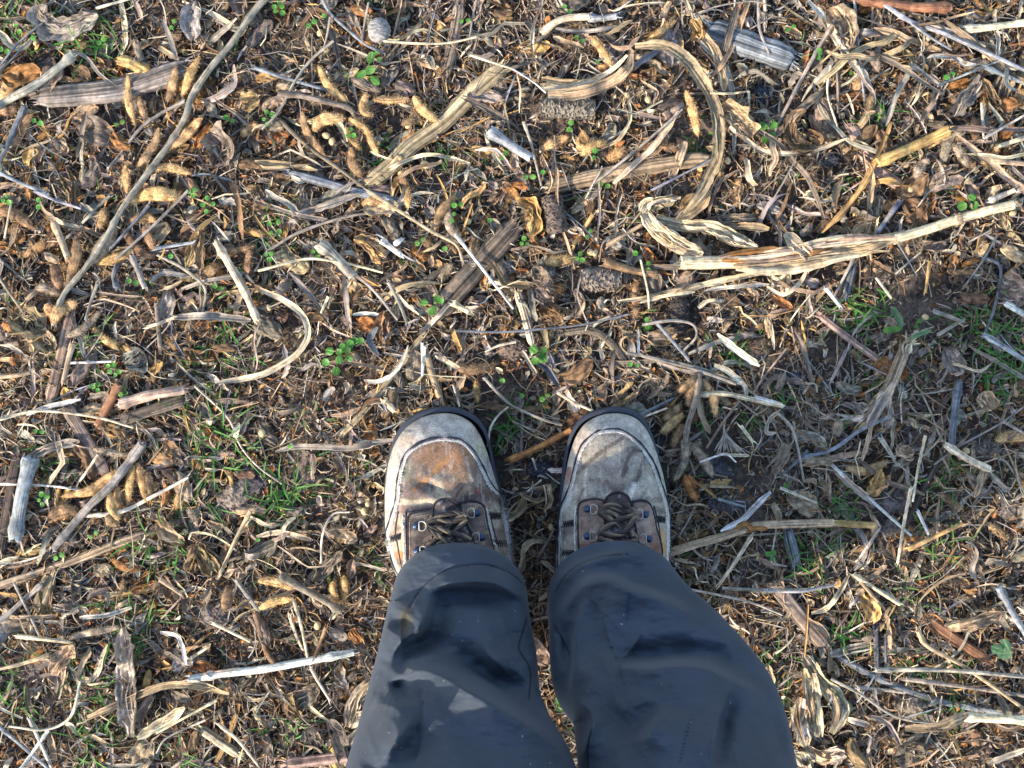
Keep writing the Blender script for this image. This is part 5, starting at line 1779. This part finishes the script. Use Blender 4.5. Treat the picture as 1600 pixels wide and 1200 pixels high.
CLODS = [(372, 778, 34, 26, (.24, .19, .15), 'pale crumbled earth clod beside the dark clod left of the orange-brown boot'), (392, 752, 32, 26, (.085, .078, .080), 'dark smooth earth clod under the thin pale straw arc'),
         (355, 800, 22, 18, (.22, .175, .14), None), (726, 602, 11, 9, (.075, .072, .075), None), (712, 590, 8, 6, (.10, .085, .075), None), (875, 562, 17, 15, (.11, .10, .098), None),
         (1130, 500, 15, 17, (.075, .078, .085), None), (1168, 475, 12, 10, (.08, .08, .085), None), (1190, 147, 16, 14, (.06, .065, .08), None), (1295, 248, 18, 14, (.07, .07, .075), None),
         (1405, 322, 16, 10, (.05, .055, .07), None), (1400, 782, 26, 22, (.16, .14, .125), None), (1392, 825, 20, 16, (.17, .145, .125), None), (1240, 690, 15, 10, (.12, .115, .12), None),
         (640, 345, 14, 12, (.07, .06, .055), None), (668, 260, 22, 18, (.06, .052, .048), None), (1120, 730, 26, 20, (.10, .098, .10), None), (1128, 790, 24, 18, (.105, .10, .10), None),
         (1545, 700, 22, 18, (.17, .145, .125), None), (1580, 790, 20, 26, (.16, .13, .11), None), (842, 732, 18, 15, (.075, .078, .095), None), (310, 1035, 20, 14, (.13, .11, .095), None),
         (340, 960, 26, 20, (.20, .165, .14), None), (388, 1078, 16, 14, (.18, .15, .125), None), (160, 1020, 26, 20, (.06, .058, .065), None), (1148, 1002, 20, 16, (.20, .165, .13), None),
         (1120, 985, 14, 12, (.17, .14, .115), None), (1208, 1068, 14, 12, (.28, .22, .16), None), (1345, 1180, 16, 14, (.22, .18, .14), None), (1240, 590, 20, 14, (.10, .105, .12), None),
         (1020, 690, 20, 22, (.055, .05, .055), None), (800, 545, 26, 18, (.20, .15, .12), None), (1430, 1102, 34, 22, (.24, .19, .145), None), (250, 742, 10, 8, (.15, .12, .1), None),
         (1590, 850, 16, 20, (.16, .14, .12), None), (590, 752, 7, 6, (.2, .16, .13), None)]
# ------------------------------------------------------------------ placing: build each traced thing, then write its label
NOUN = dict(stem='twig', straw='straw', strip='leaf_strip', slab='split_stalk', leaf='dead_leaf', pod='bean_pod', bean='loose_bean', plant='bean_plant', cob='corn_cob',
            cornstalk='corn_stalk', cornstalk2='corn_stalk', stalk='cut_stalk', stump='stalk_stump', leafset='corn_husk', gall='papery_seed_case', broom='straw_tuft')
CAT = dict(stem='twig', straw='straw', strip='leaf strip', slab='split stalk', leaf='dead leaf', pod='bean pod', bean='bean', plant='bean stem', cob='corn cob',
           cornstalk='corn stalk', cornstalk2='corn stalk', stalk='stalk', stump='stump', leafset='corn husk', gall='seed case', broom='straw tuft')
GROUP = dict(stem='stem pieces lying in the litter', straw='thin straw stems lying in the litter', strip='dry leaf strips lying in the litter', slab='split stalks lying in the litter',
             leaf='dead leaves lying in the litter', pod='loose bean pods lying in the litter', bean='loose beans on the ground', cob='corn cob pieces on the ground', plant='bean stems with pods',
             stalk='cut stalks lying in the litter')
SAY = dict(stem='stem piece', straw='straw stem', strip='leaf strip', slab='split stalk piece', leaf='crumpled leaf', pod='bean pod', bean='round bean', stalk='cut stalk', cob='corn cob piece',
           ribbon='husk ribbon', bit='green seedling', tuft='green grass tuft', clod='earth clod')
MARKS = [('the orange-brown boot', 700, 730), ('the tan boot', 962, 730), ('the spiky tan cob', 939, 437), ('the dark upright cob', 866, 335), ('the level tan cob', 887, 168),
         ('the soil-caked cob', 1060, 492), ('the broad flat corn leaf', 690, 195), ('the broad split log', 752, 412), ('the bow-shaped leaf band', 1115, 190), ('the sheathed corn stalk', 1290, 392),
         ('the folded husk', 1045, 335), ('the bark stick', 1400, 6), ('the golden stalk stub', 1428, 230), ('the cracked blue stalk', 1172, 70), ('the speckled bean stem', 305, 140),
         ('the wide grey stalk', 150, 140), ('the papery seed case', 592, 47), ('the splayed pod cluster', 545, 185), ('the bright cream stalk', 362, 420), ('the hooked ribbon', 475, 515),
         ('the long tan stick', 600, 600), ('the golden pod cluster', 170, 765), ('the blue-grey stalk', 34, 780), ('the pale clod', 370, 775), ('the big grass tuft', 215, 965),
         ('the grey-white leaf', 200, 1070), ('the whitish stick', 425, 1040), ('the pale-cut stem', 490, 930), ('the bleached husk', 1280, 1095), ('the blue-edged stalk', 1440, 1085),
         ('the golden-ended stalk', 1250, 820), ('the white-blue straw', 1355, 775), ('the frayed stump', 1390, 600), ('the grey-green weed', 1405, 508), ('the lobed seedling', 532, 550),
         ('the four-leaved seedling', 842, 553), ('the hanging pods', 1068, 690), ('the broom-like tuft', 1135, 685), ('the orange-tan stick', 842, 700), ('the bent husk', 565, 1100),
         ('the pinkish log', 1250, 965), ('the bark strip', 1495, 1000), ('the cream upright stub', 820, 495), ('the round-leaf seedling', 1521, 320), ('the pods in shade', 1520, 220),
         ('the curled corner leaf', 105, 25), ('the stem pods', 150, 390), ('the charcoal trousers', 830, 1080), ('the cream elbow stalk', 1512, 716), ('the pinkish split stem', 1330, 530),
         ('the golden oblique straw', 1460, 838), ('the tan edge leaf', 1586, 455), ('the fan leaf', 212, 566), ('the reddish stick', 170, 634), ('the split grey stalk', 135, 685)]

def dirword(dx, dy):
    a = math.degrees(math.atan2(-dy, dx)) % 360
    return ['right of', 'above right of', 'above', 'above left of', 'left of', 'below left of', 'below', 'below right of'][int((a + 22.5) // 45) % 8]

USED = set()

def make_label(kind, colour, x, y, length=0, bend=0., ang=None):
    near = sorted(MARKS, key=lambda m: (m[1] - x) ** 2 + (m[2] - y) ** 2)
    size = 'tiny' if length < 28 else 'short' if length < 60 else 'mid-length' if length < 120 else 'long'
    if kind in ('bean', 'bit', 'tuft', 'clod'):
        size = 'small'
    shape = ''
    if kind in ('strip', 'straw', 'stem', 'ribbon'):
        shape = 'curled ' if bend > 1.3 else 'bent ' if bend > .45 else 'straight '
    head = f"{size} {colour} {shape}{SAY[kind]}"
    clock = ''
    if ang is not None and kind not in ('bean', 'bit', 'tuft', 'clod'):
        h = int(round((90 - math.degrees(ang)) / 30)) % 6
        clock = ' pointing at ' + ('twelve', 'one', 'two', 'three', 'four', 'five')[h]
    for a in range(3):
        m = near[a]
        d = math.hypot(m[1] - x, m[2] - y)
        w = ('close ' if d < 45 else '') + dirword(x - m[1], y - m[2])
        for tail in ('', clock, *[f", {dirword(x - q[1], y - q[2])} {q[0]}" for q in near[a + 1:a + 5]]):
            t = f"{head} {w} {m[0]}{tail}"
            if t not in USED and len(t.split()) <= 16:
                USED.add(t)
                return t
    for a in range(8):
        for c in range(a + 1, 9):
            t = f"{head} between {near[a][0]} and {near[c][0]}"
            if t not in USED and len(t.split()) <= 16:
                USED.add(t)
                return t
    return f"{head} {w} {m[0]}"

MAT = dict(stem=M_STEM, straw=M_STEM, strip=M_LEAF, slab=M_WOOD, leaf=M_CRUMPLE, pod=M_POD, bean=M_BEAN, plant=M_STEM, cob=M_COB, stalk=M_STEM, stump=M_WOOD, gall=M_CRUMPLE, broom=M_LEAF)
COUNT = {}
PLANT = {}
rng = np.random.RandomState(21)

def pts(s):
    return np.array([[float(c) for c in p.split(',')] for p in s.split()])

def hero_leaf(g, pl, w, c, rng, z):
    """a crumpled leaf blade along a traced line: deep curl, wrinkles, ragged outline"""
    ribbon(g, pl, w, c, rng, z=z + .004, A=13, cup=rng.uniform(.25, .55), twist=.5, rib=.14, rag=.22, ends=(.25, .2), roll=rng.uniform(-.3, .3), sag=.006)

todo = []
for ln in TRACED.strip().split('\n'):
    f = ln.split('|')
    kind, colour, w, line = f[0], f[1], float(f[2]), f[3]
    label = f[4] if len(f) > 4 else None
    kind, _, key = kind.partition('@')
    todo.append((kind, key, colour, w, line, label))

for pass_ in (0, 1):
    for kind, key, colour, w, line, label in todo:
        is_child = kind == 'pod' and key
        if (pass_ == 0) == bool(is_child):
            continue
        c = vary(PAL[colour], rng, .12)
        sets = [pts(s) for s in line.split(';')]
        p = sets[0]
        x, y = p.mean(0)
        seg = np.diff(p, axis=0)
        length = np.linalg.norm(seg, axis=1).sum() if len(p) > 1 else w
        an = np.unwrap(np.arctan2(-seg[:, 1], seg[:, 0])) if len(p) > 1 else np.zeros(1)
        bend = np.abs(np.diff(an)).sum() if len(an) > 1 else 0.
        z = rng.uniform(.010, .019)
        g = Geo()
        COUNT[kind] = COUNT.get(kind, 0) + 1
        parent = None
        if kind == 'pod':
            if key:
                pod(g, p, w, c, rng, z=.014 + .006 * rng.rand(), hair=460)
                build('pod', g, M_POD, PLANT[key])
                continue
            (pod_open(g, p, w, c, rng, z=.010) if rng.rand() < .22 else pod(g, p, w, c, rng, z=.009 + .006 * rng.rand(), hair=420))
        elif kind == 'straw':
            tube(g, p, w, c, rng, z=z + .004, K=8, flat=.8, ends=(1, .75), nodes=1 if length > 70 and w > 4.5 else 0, sag=.005)
        elif kind == 'stem':
            tube(g, p, w, c, rng, z=z + w * .0003, K=12, ends=(1, .9), nodes=max(1, int(length / 70)), rag=.09, facet=.05)
        elif kind == 'stalk':
            tube(g, p, w, c, rng, z=z + w * .0003, K=14, ends=(1, .92), nodes=2, rag=.03)
        elif kind == 'strip':
            ribbon(g, p, w, c, rng, z=z + (.010 if w >= 15 else .003), A=9 if w > 9 else 5, twist=rng.uniform(.25, .8), cup=rng.uniform(.1, .35), ends=(rng.uniform(.3, .8), rng.uniform(.2, .6)), sag=.006)
        elif kind == 'slab':
            slab(g, p, w, c, rng, z=.007 + .003 * rng.rand() + w * .00006, thick=.26 if w > 20 else .34)
        elif kind == 'leaf':
            hero_leaf(g, p, w, c, rng, z)
        elif kind == 'bean':
            bean(g, x, y, w, (.60, .44, .22), rng, z=.012)
        elif kind == 'cob':
            d = p[1] - p[0]
            c = vary({'tan': (.42, .35, .28), 'greyb': (.25, .20, .165), 'dark': (.10, .085, .075)}[colour], rng, .05)
            cob(g, x, y, np.hypot(*d), w, math.atan2(-d[1], d[0]), c, rng, z=.006 if colour == 'dark' else .011)
        elif kind == 'gall':
            q = ball(20, 28)
            dn = .22 * (fbm(q[..., 0] * 3 + 5, q[..., 1] * 3 + q[..., 2] * 2, 3) - .5)
            V = q * (1 + dn)[..., None] * np.array([1, 1.15, .9]) * w * PXM + at(x, y, .018)
            g.add(V, gridq(20, 28, True), uv=q[..., :2] * .02, c=(.30, .28, .26))
            tube(g, [[592, 58], [588, 72]], 7, c, rng, z=.012)
            label = 'round grey papery seed case with a short neck among thin straws'
        elif kind == 'stump':
            slab(g, p, w, c, rng, z=.014, thick=.4)
            for k in range(9):
                a = pts('1418,534')[0] + rng.uniform(-7, 7, 2)
                b_ = a + np.array([rng.uniform(-14, 22), rng.uniform(-26, -4)])
                ribbon(g, [a + [0, 14], a, b_], rng.uniform(2, 4), vary(PAL['cream'], rng), rng, z=.018, A=3)
            for k in range(12):
                a = np.array([1388 + rng.uniform(-6, 8), 600.])
                e = np.array([1350 + rng.uniform(-12, 44), 655 + rng.uniform(-14, 16)])
                ribbon(g, [a, (a + e) / 2 + rng.uniform(-4, 4, 2), e], rng.uniform(3, 8), vary(PAL[rng.choice(['pale', 'tan', 'cream', 'grey'])], rng), rng, z=.014, A=5, sag=.005)
        elif kind == 'broom':
            for k in range(22):
                e = np.array([1118 + k * 2.2 + rng.uniform(-3, 3), 706 + rng.uniform(-8, 6)])
                ribbon(g, [[1130, 660], [1133 + (k - 10) * .35, 680], e], rng.uniform(1.2, 2.6), vary(PAL['pale'], rng), rng, z=.014, A=3, sag=.004)
        elif kind == 'leafset':
            root = empty(NOUN[kind], at(x, y, 0))
            tag(root, label, CAT[kind])
            for q in sets:
                gg = Geo()
                ribbon(gg, q, w * rng.uniform(.8, 1.15), vary(PAL[colour], rng, .15), rng, z=.016, A=13, cup=.3, twist=.6, rib=.10, ends=(.8, .3), sag=.007)
                for k in range(3):
                    o_ = rng.uniform(-w * .5, w * .5, 2)
                    ribbon(gg, q + o_ * [.6, .6], w * rng.uniform(.2, .5), vary(PAL[rng.choice(['cream', 'tan', 'pale'])], rng, .15), rng, z=.012 + .01 * rng.rand(), A=7, twist=.9, ends=(.6, .2), sag=.007)
                build('husk_leaf', gg, M_LEAF, root)
            continue
        elif kind == 'plant':
            root = empty(NOUN[kind], at(x, y, 0))
            tag(root, label, CAT[kind], GROUP[kind])
            PLANT[key] = root
            tube(g, p, w, c, rng, z=.020, K=14, ends=(1, .8), nodes=max(2, int(length / 90)), rag=.10, facet=.06, sag=.003)
            build('stem', g, M_STEM, root)
            continue
        elif kind in ('cornstalk', 'cornstalk2'):
            root = empty(NOUN[kind], at(x, y, 0))
            tag(root, label, CAT[kind], 'long corn stalks lying in the litter')
            if kind == 'cornstalk':
                tube(g, p[:3], 21, c, rng, z=.016, K=16, ends=(1, 1), rag=.04, cut=(.5, .42, .3))
                tube(g, p[2:6], 19, vary(PAL['tan'], rng), rng, z=.016, K=16, ends=(1.05, .9), rag=.05)
                tube(g, p[5:], 15, c, rng, z=.017, K=16, ends=(1, .98), rag=.02)
                for q in (p[5], p[7]):
                    C = at(q[0], q[1], .0175 + soil_low(*at(q[0], q[1], 0)[:2]))
                    d_ = np.array([.96, .25, 0])
                    tube(g, [[0, 0], [1, 1]], 19, vary(PAL['tan'], rng), rng, C=np.array([C - d_ * .002, C - d_ * .0007, C + d_ * .0007, C + d_ * .002]), K=16, ends=(1, 1), rag=.0)
                build('stem', g, M_STEM, root)
                for q, ww, cl in (([(1124, 402), (1165, 396), (1215, 393), (1262, 384), (1320, 372), (1395, 370)], 11, 'pink'), ([(1126, 414), (1180, 416), (1230, 411), (1290, 400), (1345, 392), (1398, 378)], 13, 'tan'),
                                  ([(1128, 408), (1190, 405), (1250, 398), (1300, 388)], 9, 'rust'), ([(1126, 405), (1200, 400), (1290, 384), (1360, 376)], 7, 'cream'), ([(1140, 411), (1220, 405), (1300, 392)], 6, 'pink'), ([(1180, 396), (1240, 386), (1300, 372), (1340, 366)], 6, 'cream'), ([(1230, 412), (1290, 404), (1350, 394), (1390, 392)], 6, 'tan'), ([(1150, 420), (1205, 424), (1262, 418), (1310, 404), (1360, 396)], 12, 'cream'),
                                  ([(1130, 400), (1175, 392), (1220, 388)], 9, 'rust'), ([(1200, 398), (1250, 390), (1290, 378)], 9, 'cream')):
                    gg = Geo()
                    ribbon(gg, q, ww, vary(PAL[cl], rng, .12), rng, z=.0235 if ww > 12 else .026, A=9, cup=-.3, twist=.35, rib=.12, ends=(.5, .25), sag=.003)
                    build('sheath', gg, M_LEAF, root)
            else:
                tube(g, p[:6], 13, c, rng, z=.016, K=14, ends=(1, 1.0), rag=.04)
                tube(g, p[5:], 10.5, vary(PAL['gold'], rng), rng, z=.016, K=14, ends=(1, 1), rag=.02)
                build('stem', g, M_STEM, root)
                gg = Geo()
                for q, ww in (([(1150, 826), (1164, 818), (1176, 828)], 9), ([(1166, 832), (1180, 826), (1200, 826)], 7)):
                    ribbon(gg, q, ww, vary(PAL['rust'], rng, .12), rng, z=.024, A=5, ends=(.3, .3))
                build('torn_sheath', gg, M_LEAF, root)
            continue
        lab = label or make_label(kind, WORD[colour] if kind != 'bean' else 'cream', x, y, length, bend, math.atan2(-(p[-1] - p[0])[1], (p[-1] - p[0])[0]) if len(p) > 1 else None)
        tag(build(NOUN[kind], g, MAT[kind]), lab, CAT[kind], GROUP.get(kind))

# green things
def seedling(x, y, r, leaves, label, lobes=0, colour='green', longer=1.0):
    base = at(x, y, .004)
    base[2] = .004 + soil_low(base[0], base[1])
    root = empty('seedling', base)
    tag(root, label, 'seedling', 'green seedlings in the litter')
    gp = Geo()
    for lx, ly in leaves:
        z = .020 + .006 * rng.rand()
        P = at(lx, ly, z)
        a = math.atan2(P[1] - base[1], P[0] - base[0])
        gl = Geo()
        leaf_disc(gl, P, r * PXM * rng.uniform(.8, 1.1), a, rng.uniform(-.25, .25), vary(PAL[colour], rng, .2), rng, lobes, longer)
        build('leaf', gl, M_GREEN, root)
        petiole(gp, base, P - np.array([math.cos(a), math.sin(a), 0]) * r * PXM * .5, 1.6, vary(PAL['green'], rng, .2), rng)
    build('stalk', gp, M_GREEN, root)

seedling(532, 552, 6.2, [(400 + a / 4, 300 + b / 4) for a, b in ((460, 995), (520, 1000), (570, 990), (585, 1040), (520, 1050), (435, 1065), (500, 1120), (585, 950), (540, 965), (615, 930), (655, 930))],
         'bright green seedling with many lobed leaves below the hooked leaf ribbon', 7)
seedling(842, 554, 6.6, [(800 + a / 4, 300 + b / 4) for a, b in ((135, 985), (200, 990), (190, 1040), (145, 1055))], 'bright green seedling with four rounded leaves beside the cream upright stub', 5)
seedling(677, 476, 6, [(400 + a / 4, 300 + b / 4) for a, b in ((1050, 690), (1130, 665), (1155, 680), (1110, 730), (1098, 745))], 'small green seedling beside the lower end of the broad split log', 5)
seedling(1516, 318, 7.0, [(1522, 321), (1519, 308), (1503, 322)], 'green seedling with one big round leaf beside the tip of the sheathed stalk')
seedling(1197, 203, 6.0, [(1191, 197), (1208, 196), (1197, 216), (1207, 213)], 'green seedling with four oval leaves beside the bow-shaped leaf band', 0, 'green', 1.3)
seedling(1566, 1014, 9, [(1557, 1014), (1571, 1008), (1570, 1022)], 'pale green seedling with pointed leaves near the bark strip', 3, 'sage', 1.2)
seedling(574, 118, 5.5, [(565, 116), (578, 110), (586, 126), (579, 90)], 'green broad-leaved seedling between the papery seed case and the pod cluster', 0, 'green', 1.5)
root = empty('weed', at(1408, 514, .003))
tag(root, 'grey-green weed with three long pointed leaves above the frayed stump', 'weed')
for q, w, cl in (([(1408, 512), (1404, 496), (1391, 479)], 10, 'sage'), ([(1408, 513), (1394, 515), (1379, 517)], 10, 'green'), ([(1420, 532), (1436, 522), (1456, 516)], 7, 'sage')):
    gl = Geo()
    ribbon(gl, q, w, PAL[cl], rng, z=.022, A=7, cup=.15, twist=.2, rib=.03, rag=.05, ends=(.4, .15))
    build('leaf', gl, M_GREEN, root)
for x, y, k in BITS:
    g = Geo()
    base = at(x, y, .004)
    base[2] += soil_low(base[0], base[1])
    a0 = rng.uniform(0, 6.28)
    for j in range(k):
        a = a0 + j * 6.28 / max(k, 2) + rng.uniform(-.3, .3)
        rad = 5.5 if k < 4 else rng.uniform(5, 11)
        P = at(x + rad * math.cos(a), y + rad * math.sin(a), .018 + .005 * rng.rand())
        leaf_disc(g, P, rng.uniform(3.0, 4.6) * PXM, a, rng.uniform(-.2, .2), vary((.085, .24, .035), rng, .3), rng)
        petiole(g, base, P, 1.1, (.09, .18, .04), rng)
    tag(build('small_seedling', g, M_GREEN), make_label('bit', ['bright', 'round-leaved', 'fresh'][int(rng.randint(3))], x, y), 'seedling', 'tiny green seedlings in the litter')
for x, y, n, L in TUFTS:
    g = Geo()
    P = at(x, y, .002)
    blades(g, P, int(n * 1.4), L, rng, .006 + n * .0002, .0010)
    tag(build('grass_tuft', g, M_GREEN), make_label('tuft', 'thin' if n < 12 else 'bright', x, y), 'grass', 'small grass tufts')
n = 1500
px, py = rng.uniform(-90, 1690, n), rng.uniform(-90, 1290, n)
k = (vnoise(px / 70 + 31, py / 70 + 7) > .56) & (rng.rand(n) < np.where((py > 900) & (px < 330) | (px > 1420) & (py > 480), 1, np.where(py > 600, .7, .4)))
g = Geo()
for x, y in zip(px[k], py[k]):
    blades(g, at(x, y, .001), rng.randint(2, 5), rng.uniform(.012, .028), rng, .004, .0005)
STUFF.append(tag(build('grass', g, M_GREEN, origin=np.zeros(3)), kind='stuff'))
for x, y, a, b_, c, label in CLODS:
    g = Geo()
    clod(g, x, y, a, b_, vary(c, rng, .08), rng)
    tag(build('earth_clod', g, M_CLOD), label or make_label('clod', 'pale' if sum(c) > .42 else 'dark', x, y), 'clod', 'earth clods')

# ------------------------------------------------------------------ the rest of the litter: the largest of each kind one by one, the others as one mass
def place(b, kind, most, mat, stuff_name, inst):
    vis = (b['px'] > 2) & (b['px'] < 1598) & (b['py'] > 2) & (b['py'] < 1198) & ~((b['py'] > 850) & (b['px'] > 600) & (b['px'] < 1250))
    size = b['l'] * b['w'] * vis
    order = np.argsort(-size)
    keep = max(0, most - inst)
    for i in order[:keep]:
        colour = b['name'][i]
        lab = make_label(kind, WORD[colour], b['px'][i], b['py'][i], b['l'][i] * 1600, b['curl'][i], b['ang'][i])
        tag(build(NOUN[kind], pack(b, np.array([i])), mat), lab, CAT[kind], GROUP[kind])
    STUFF.append(tag(build(stuff_name, pack(b, order[keep:]), mat, origin=np.zeros(3)), kind='stuff'))

rng = np.random.RandomState(33)
b = fill(3600, .15, (.016, .080), (.0018, .0072), (.002, .011), 1.0, dict(grey=5, greyb=4, tan=5, pale=3.4, brown=1.6, cream=1.6, gold=.8, pink=1), Sn=14, A=6, twist=1.1, arch=.005, cup=.20, top=1.)
place(b, 'strip', 285, M_LEAF, 'leaf_strip_litter', COUNT['strip'])
b = fill(3400, .25, (.015, .070), (.0009, .0024), (.004, .014), .7, dict(tan=4, grey=4, pale=3, cream=2, brown=2, greyb=2, gold=1.2, blue=1), Sn=9, A=4, twist=.2, arch=.003, cup=.5, taper=.8)
place(b, 'straw', 285, M_LITTER, 'straw_litter', COUNT['straw'])

def leaves(n, most):
    allg = Geo()
    items = []
    px, py = rng.uniform(-90, 1690, n), rng.uniform(-90, 1290, n)
    m = keep_mask(px, py, rng, .2) & (rng.rand(n) < np.where(py < 520, 1, .45))
    for x, y in zip(px[m], py[m]):
        L = rng.uniform(17, 38) * (1 + .7 * (rng.rand() < .25))
        nm = rng.choice(['greyb', 'brown', 'tan', 'grey', 'rust', 'pgrey', 'dark', 'gold'], p=[.22, .2, .17, .14, .10, .07, .05, .05])
        items.append((L, x, y, L * rng.uniform(.35, .75), rng.uniform(0, 6.28), nm))
    items.sort(key=lambda t: -t[0] * (2 < t[1] < 1598 and 2 < t[2] < 1198))
    for i, (L, x, y, W, a, nm) in enumerate(items):
        g = Geo() if i < most else allg
        big = i < most
        crumple(g, x, y, L, W, a, vary(PAL[nm], rng, .2), rng, z=rng.uniform(.002, .009), nu=20 if big else 12, nv=12 if big else 8)
        if big:
            tag(build(NOUN['leaf'], g, M_CRUMPLE), make_label('leaf', WORD[nm], x, y, L, 0, ((a + 1.57) % 3.14) - 1.57), CAT['leaf'], GROUP['leaf'])
    STUFF.append(tag(build('dead_leaf_litter', allg, M_CRUMPLE, origin=np.zeros(3)), kind='stuff'))
leaves(2200, 285 - COUNT['leaf'])

npod = 0
while npod < 85:
    x, y = rng.uniform(0, 1600), rng.uniform(0, 1200)
    dens = 1.0 if (x < 330 and 60 < y < 600) or (x > 1400 and y < 320) or (40 < x < 330 and 690 < y < 960) else .03
    if rng.rand() > dens or not keep_mask(np.array([x]), np.array([y]), rng, .1)[0] or (y > 830 and 600 < x < 1260):
        continue
    a, L, w = rng.uniform(0, 3.14), rng.uniform(36, 60), rng.uniform(12, 17)
    nm = rng.choice(['pbrown', 'pgrey', 'pgold', 'rust'], p=[.42, .30, .2, .08])
    d = np.array([math.cos(a), -math.sin(a)]) * L / 2
    nrm = np.array([-d[1], d[0]]) * rng.uniform(-.3, .3)
    g = Geo()
    p = np.array([[x, y] - d, [x, y] + nrm, [x, y] + d])
    (pod_open(g, p, w, vary(PAL[nm], rng, .2) * .85, rng, z=.004) if rng.rand() < .4 else pod(g, p, w, vary(PAL[nm], rng, .2) * .85, rng, z=rng.uniform(.002, .007), hair=260))
    tag(build('bean_pod', g, M_POD), make_label('pod', WORD[nm], x, y, L, 0, a), CAT['pod'], GROUP['pod'])
    npod += 1
for _ in range(22):
    x, y = rng.uniform(0, 1600), rng.uniform(0, 840)
    if not keep_mask(np.array([x]), np.array([y]), rng, 1)[0]:
        continue
    g = Geo()
    bean(g, x, y, rng.uniform(4, 5.5), (.56, .41, .21), rng, z=.011)
    tag(build('loose_bean', g, M_BEAN), make_label('bean', 'cream', x, y), CAT['bean'], GROUP['bean'])

# long shed husk ribbons tangled over the far side of the patch
rng = np.random.RandomState(77)
for _ in range(34):
    x, y = rng.uniform(800, 1600), rng.uniform(0, 330)
    if rng.rand() < .45:
        x = rng.uniform(1230, 1600)
    a = rng.uniform(0, 3.14)
    L = rng.uniform(90, 250)
    kx, n = rng.uniform(-1.3, 1.3), 7
    ang = a + kx * (np.linspace(0, 1, n) - .5)
    st_ = np.stack([np.cos(ang), -np.sin(ang)], -1) * L / n
    p = np.cumsum(st_, 0) + rng.normal(0, 2.5, (n, 2))
    p = p - p.mean(0) + [x, y]
    nm = rng.choice(['pale', 'tan', 'cream', 'grey', 'greyb', 'pink'], p=[.24, .28, .14, .18, .1, .06])
    w = rng.uniform(4, 12)
    g = Geo()
    ribbon(g, p, w, vary(PAL[nm], rng, .15), rng, z=rng.uniform(.012, .022), A=9 if w > 7 else 5, twist=rng.uniform(.4, 1.1), cup=rng.uniform(.1, .3), ends=(.4, .2), sag=.008)
    tag(build('husk_ribbon', g, M_LEAF), make_label('ribbon', WORD[nm], x, y, L, abs(kx), a), 'husk ribbon', 'long husk ribbons lying across the litter')

# the same loose litter carries on round the photographed patch
for o in list(STUFF):
    for i in (-1, 0, 1):
        for j in (-1, 0, 1):
            if i or j:
                c = o.copy()
                c.location = (i * 1.085, j * .845 , 0.0005 * (i + 2 * j))
                COL.objects.link(c)
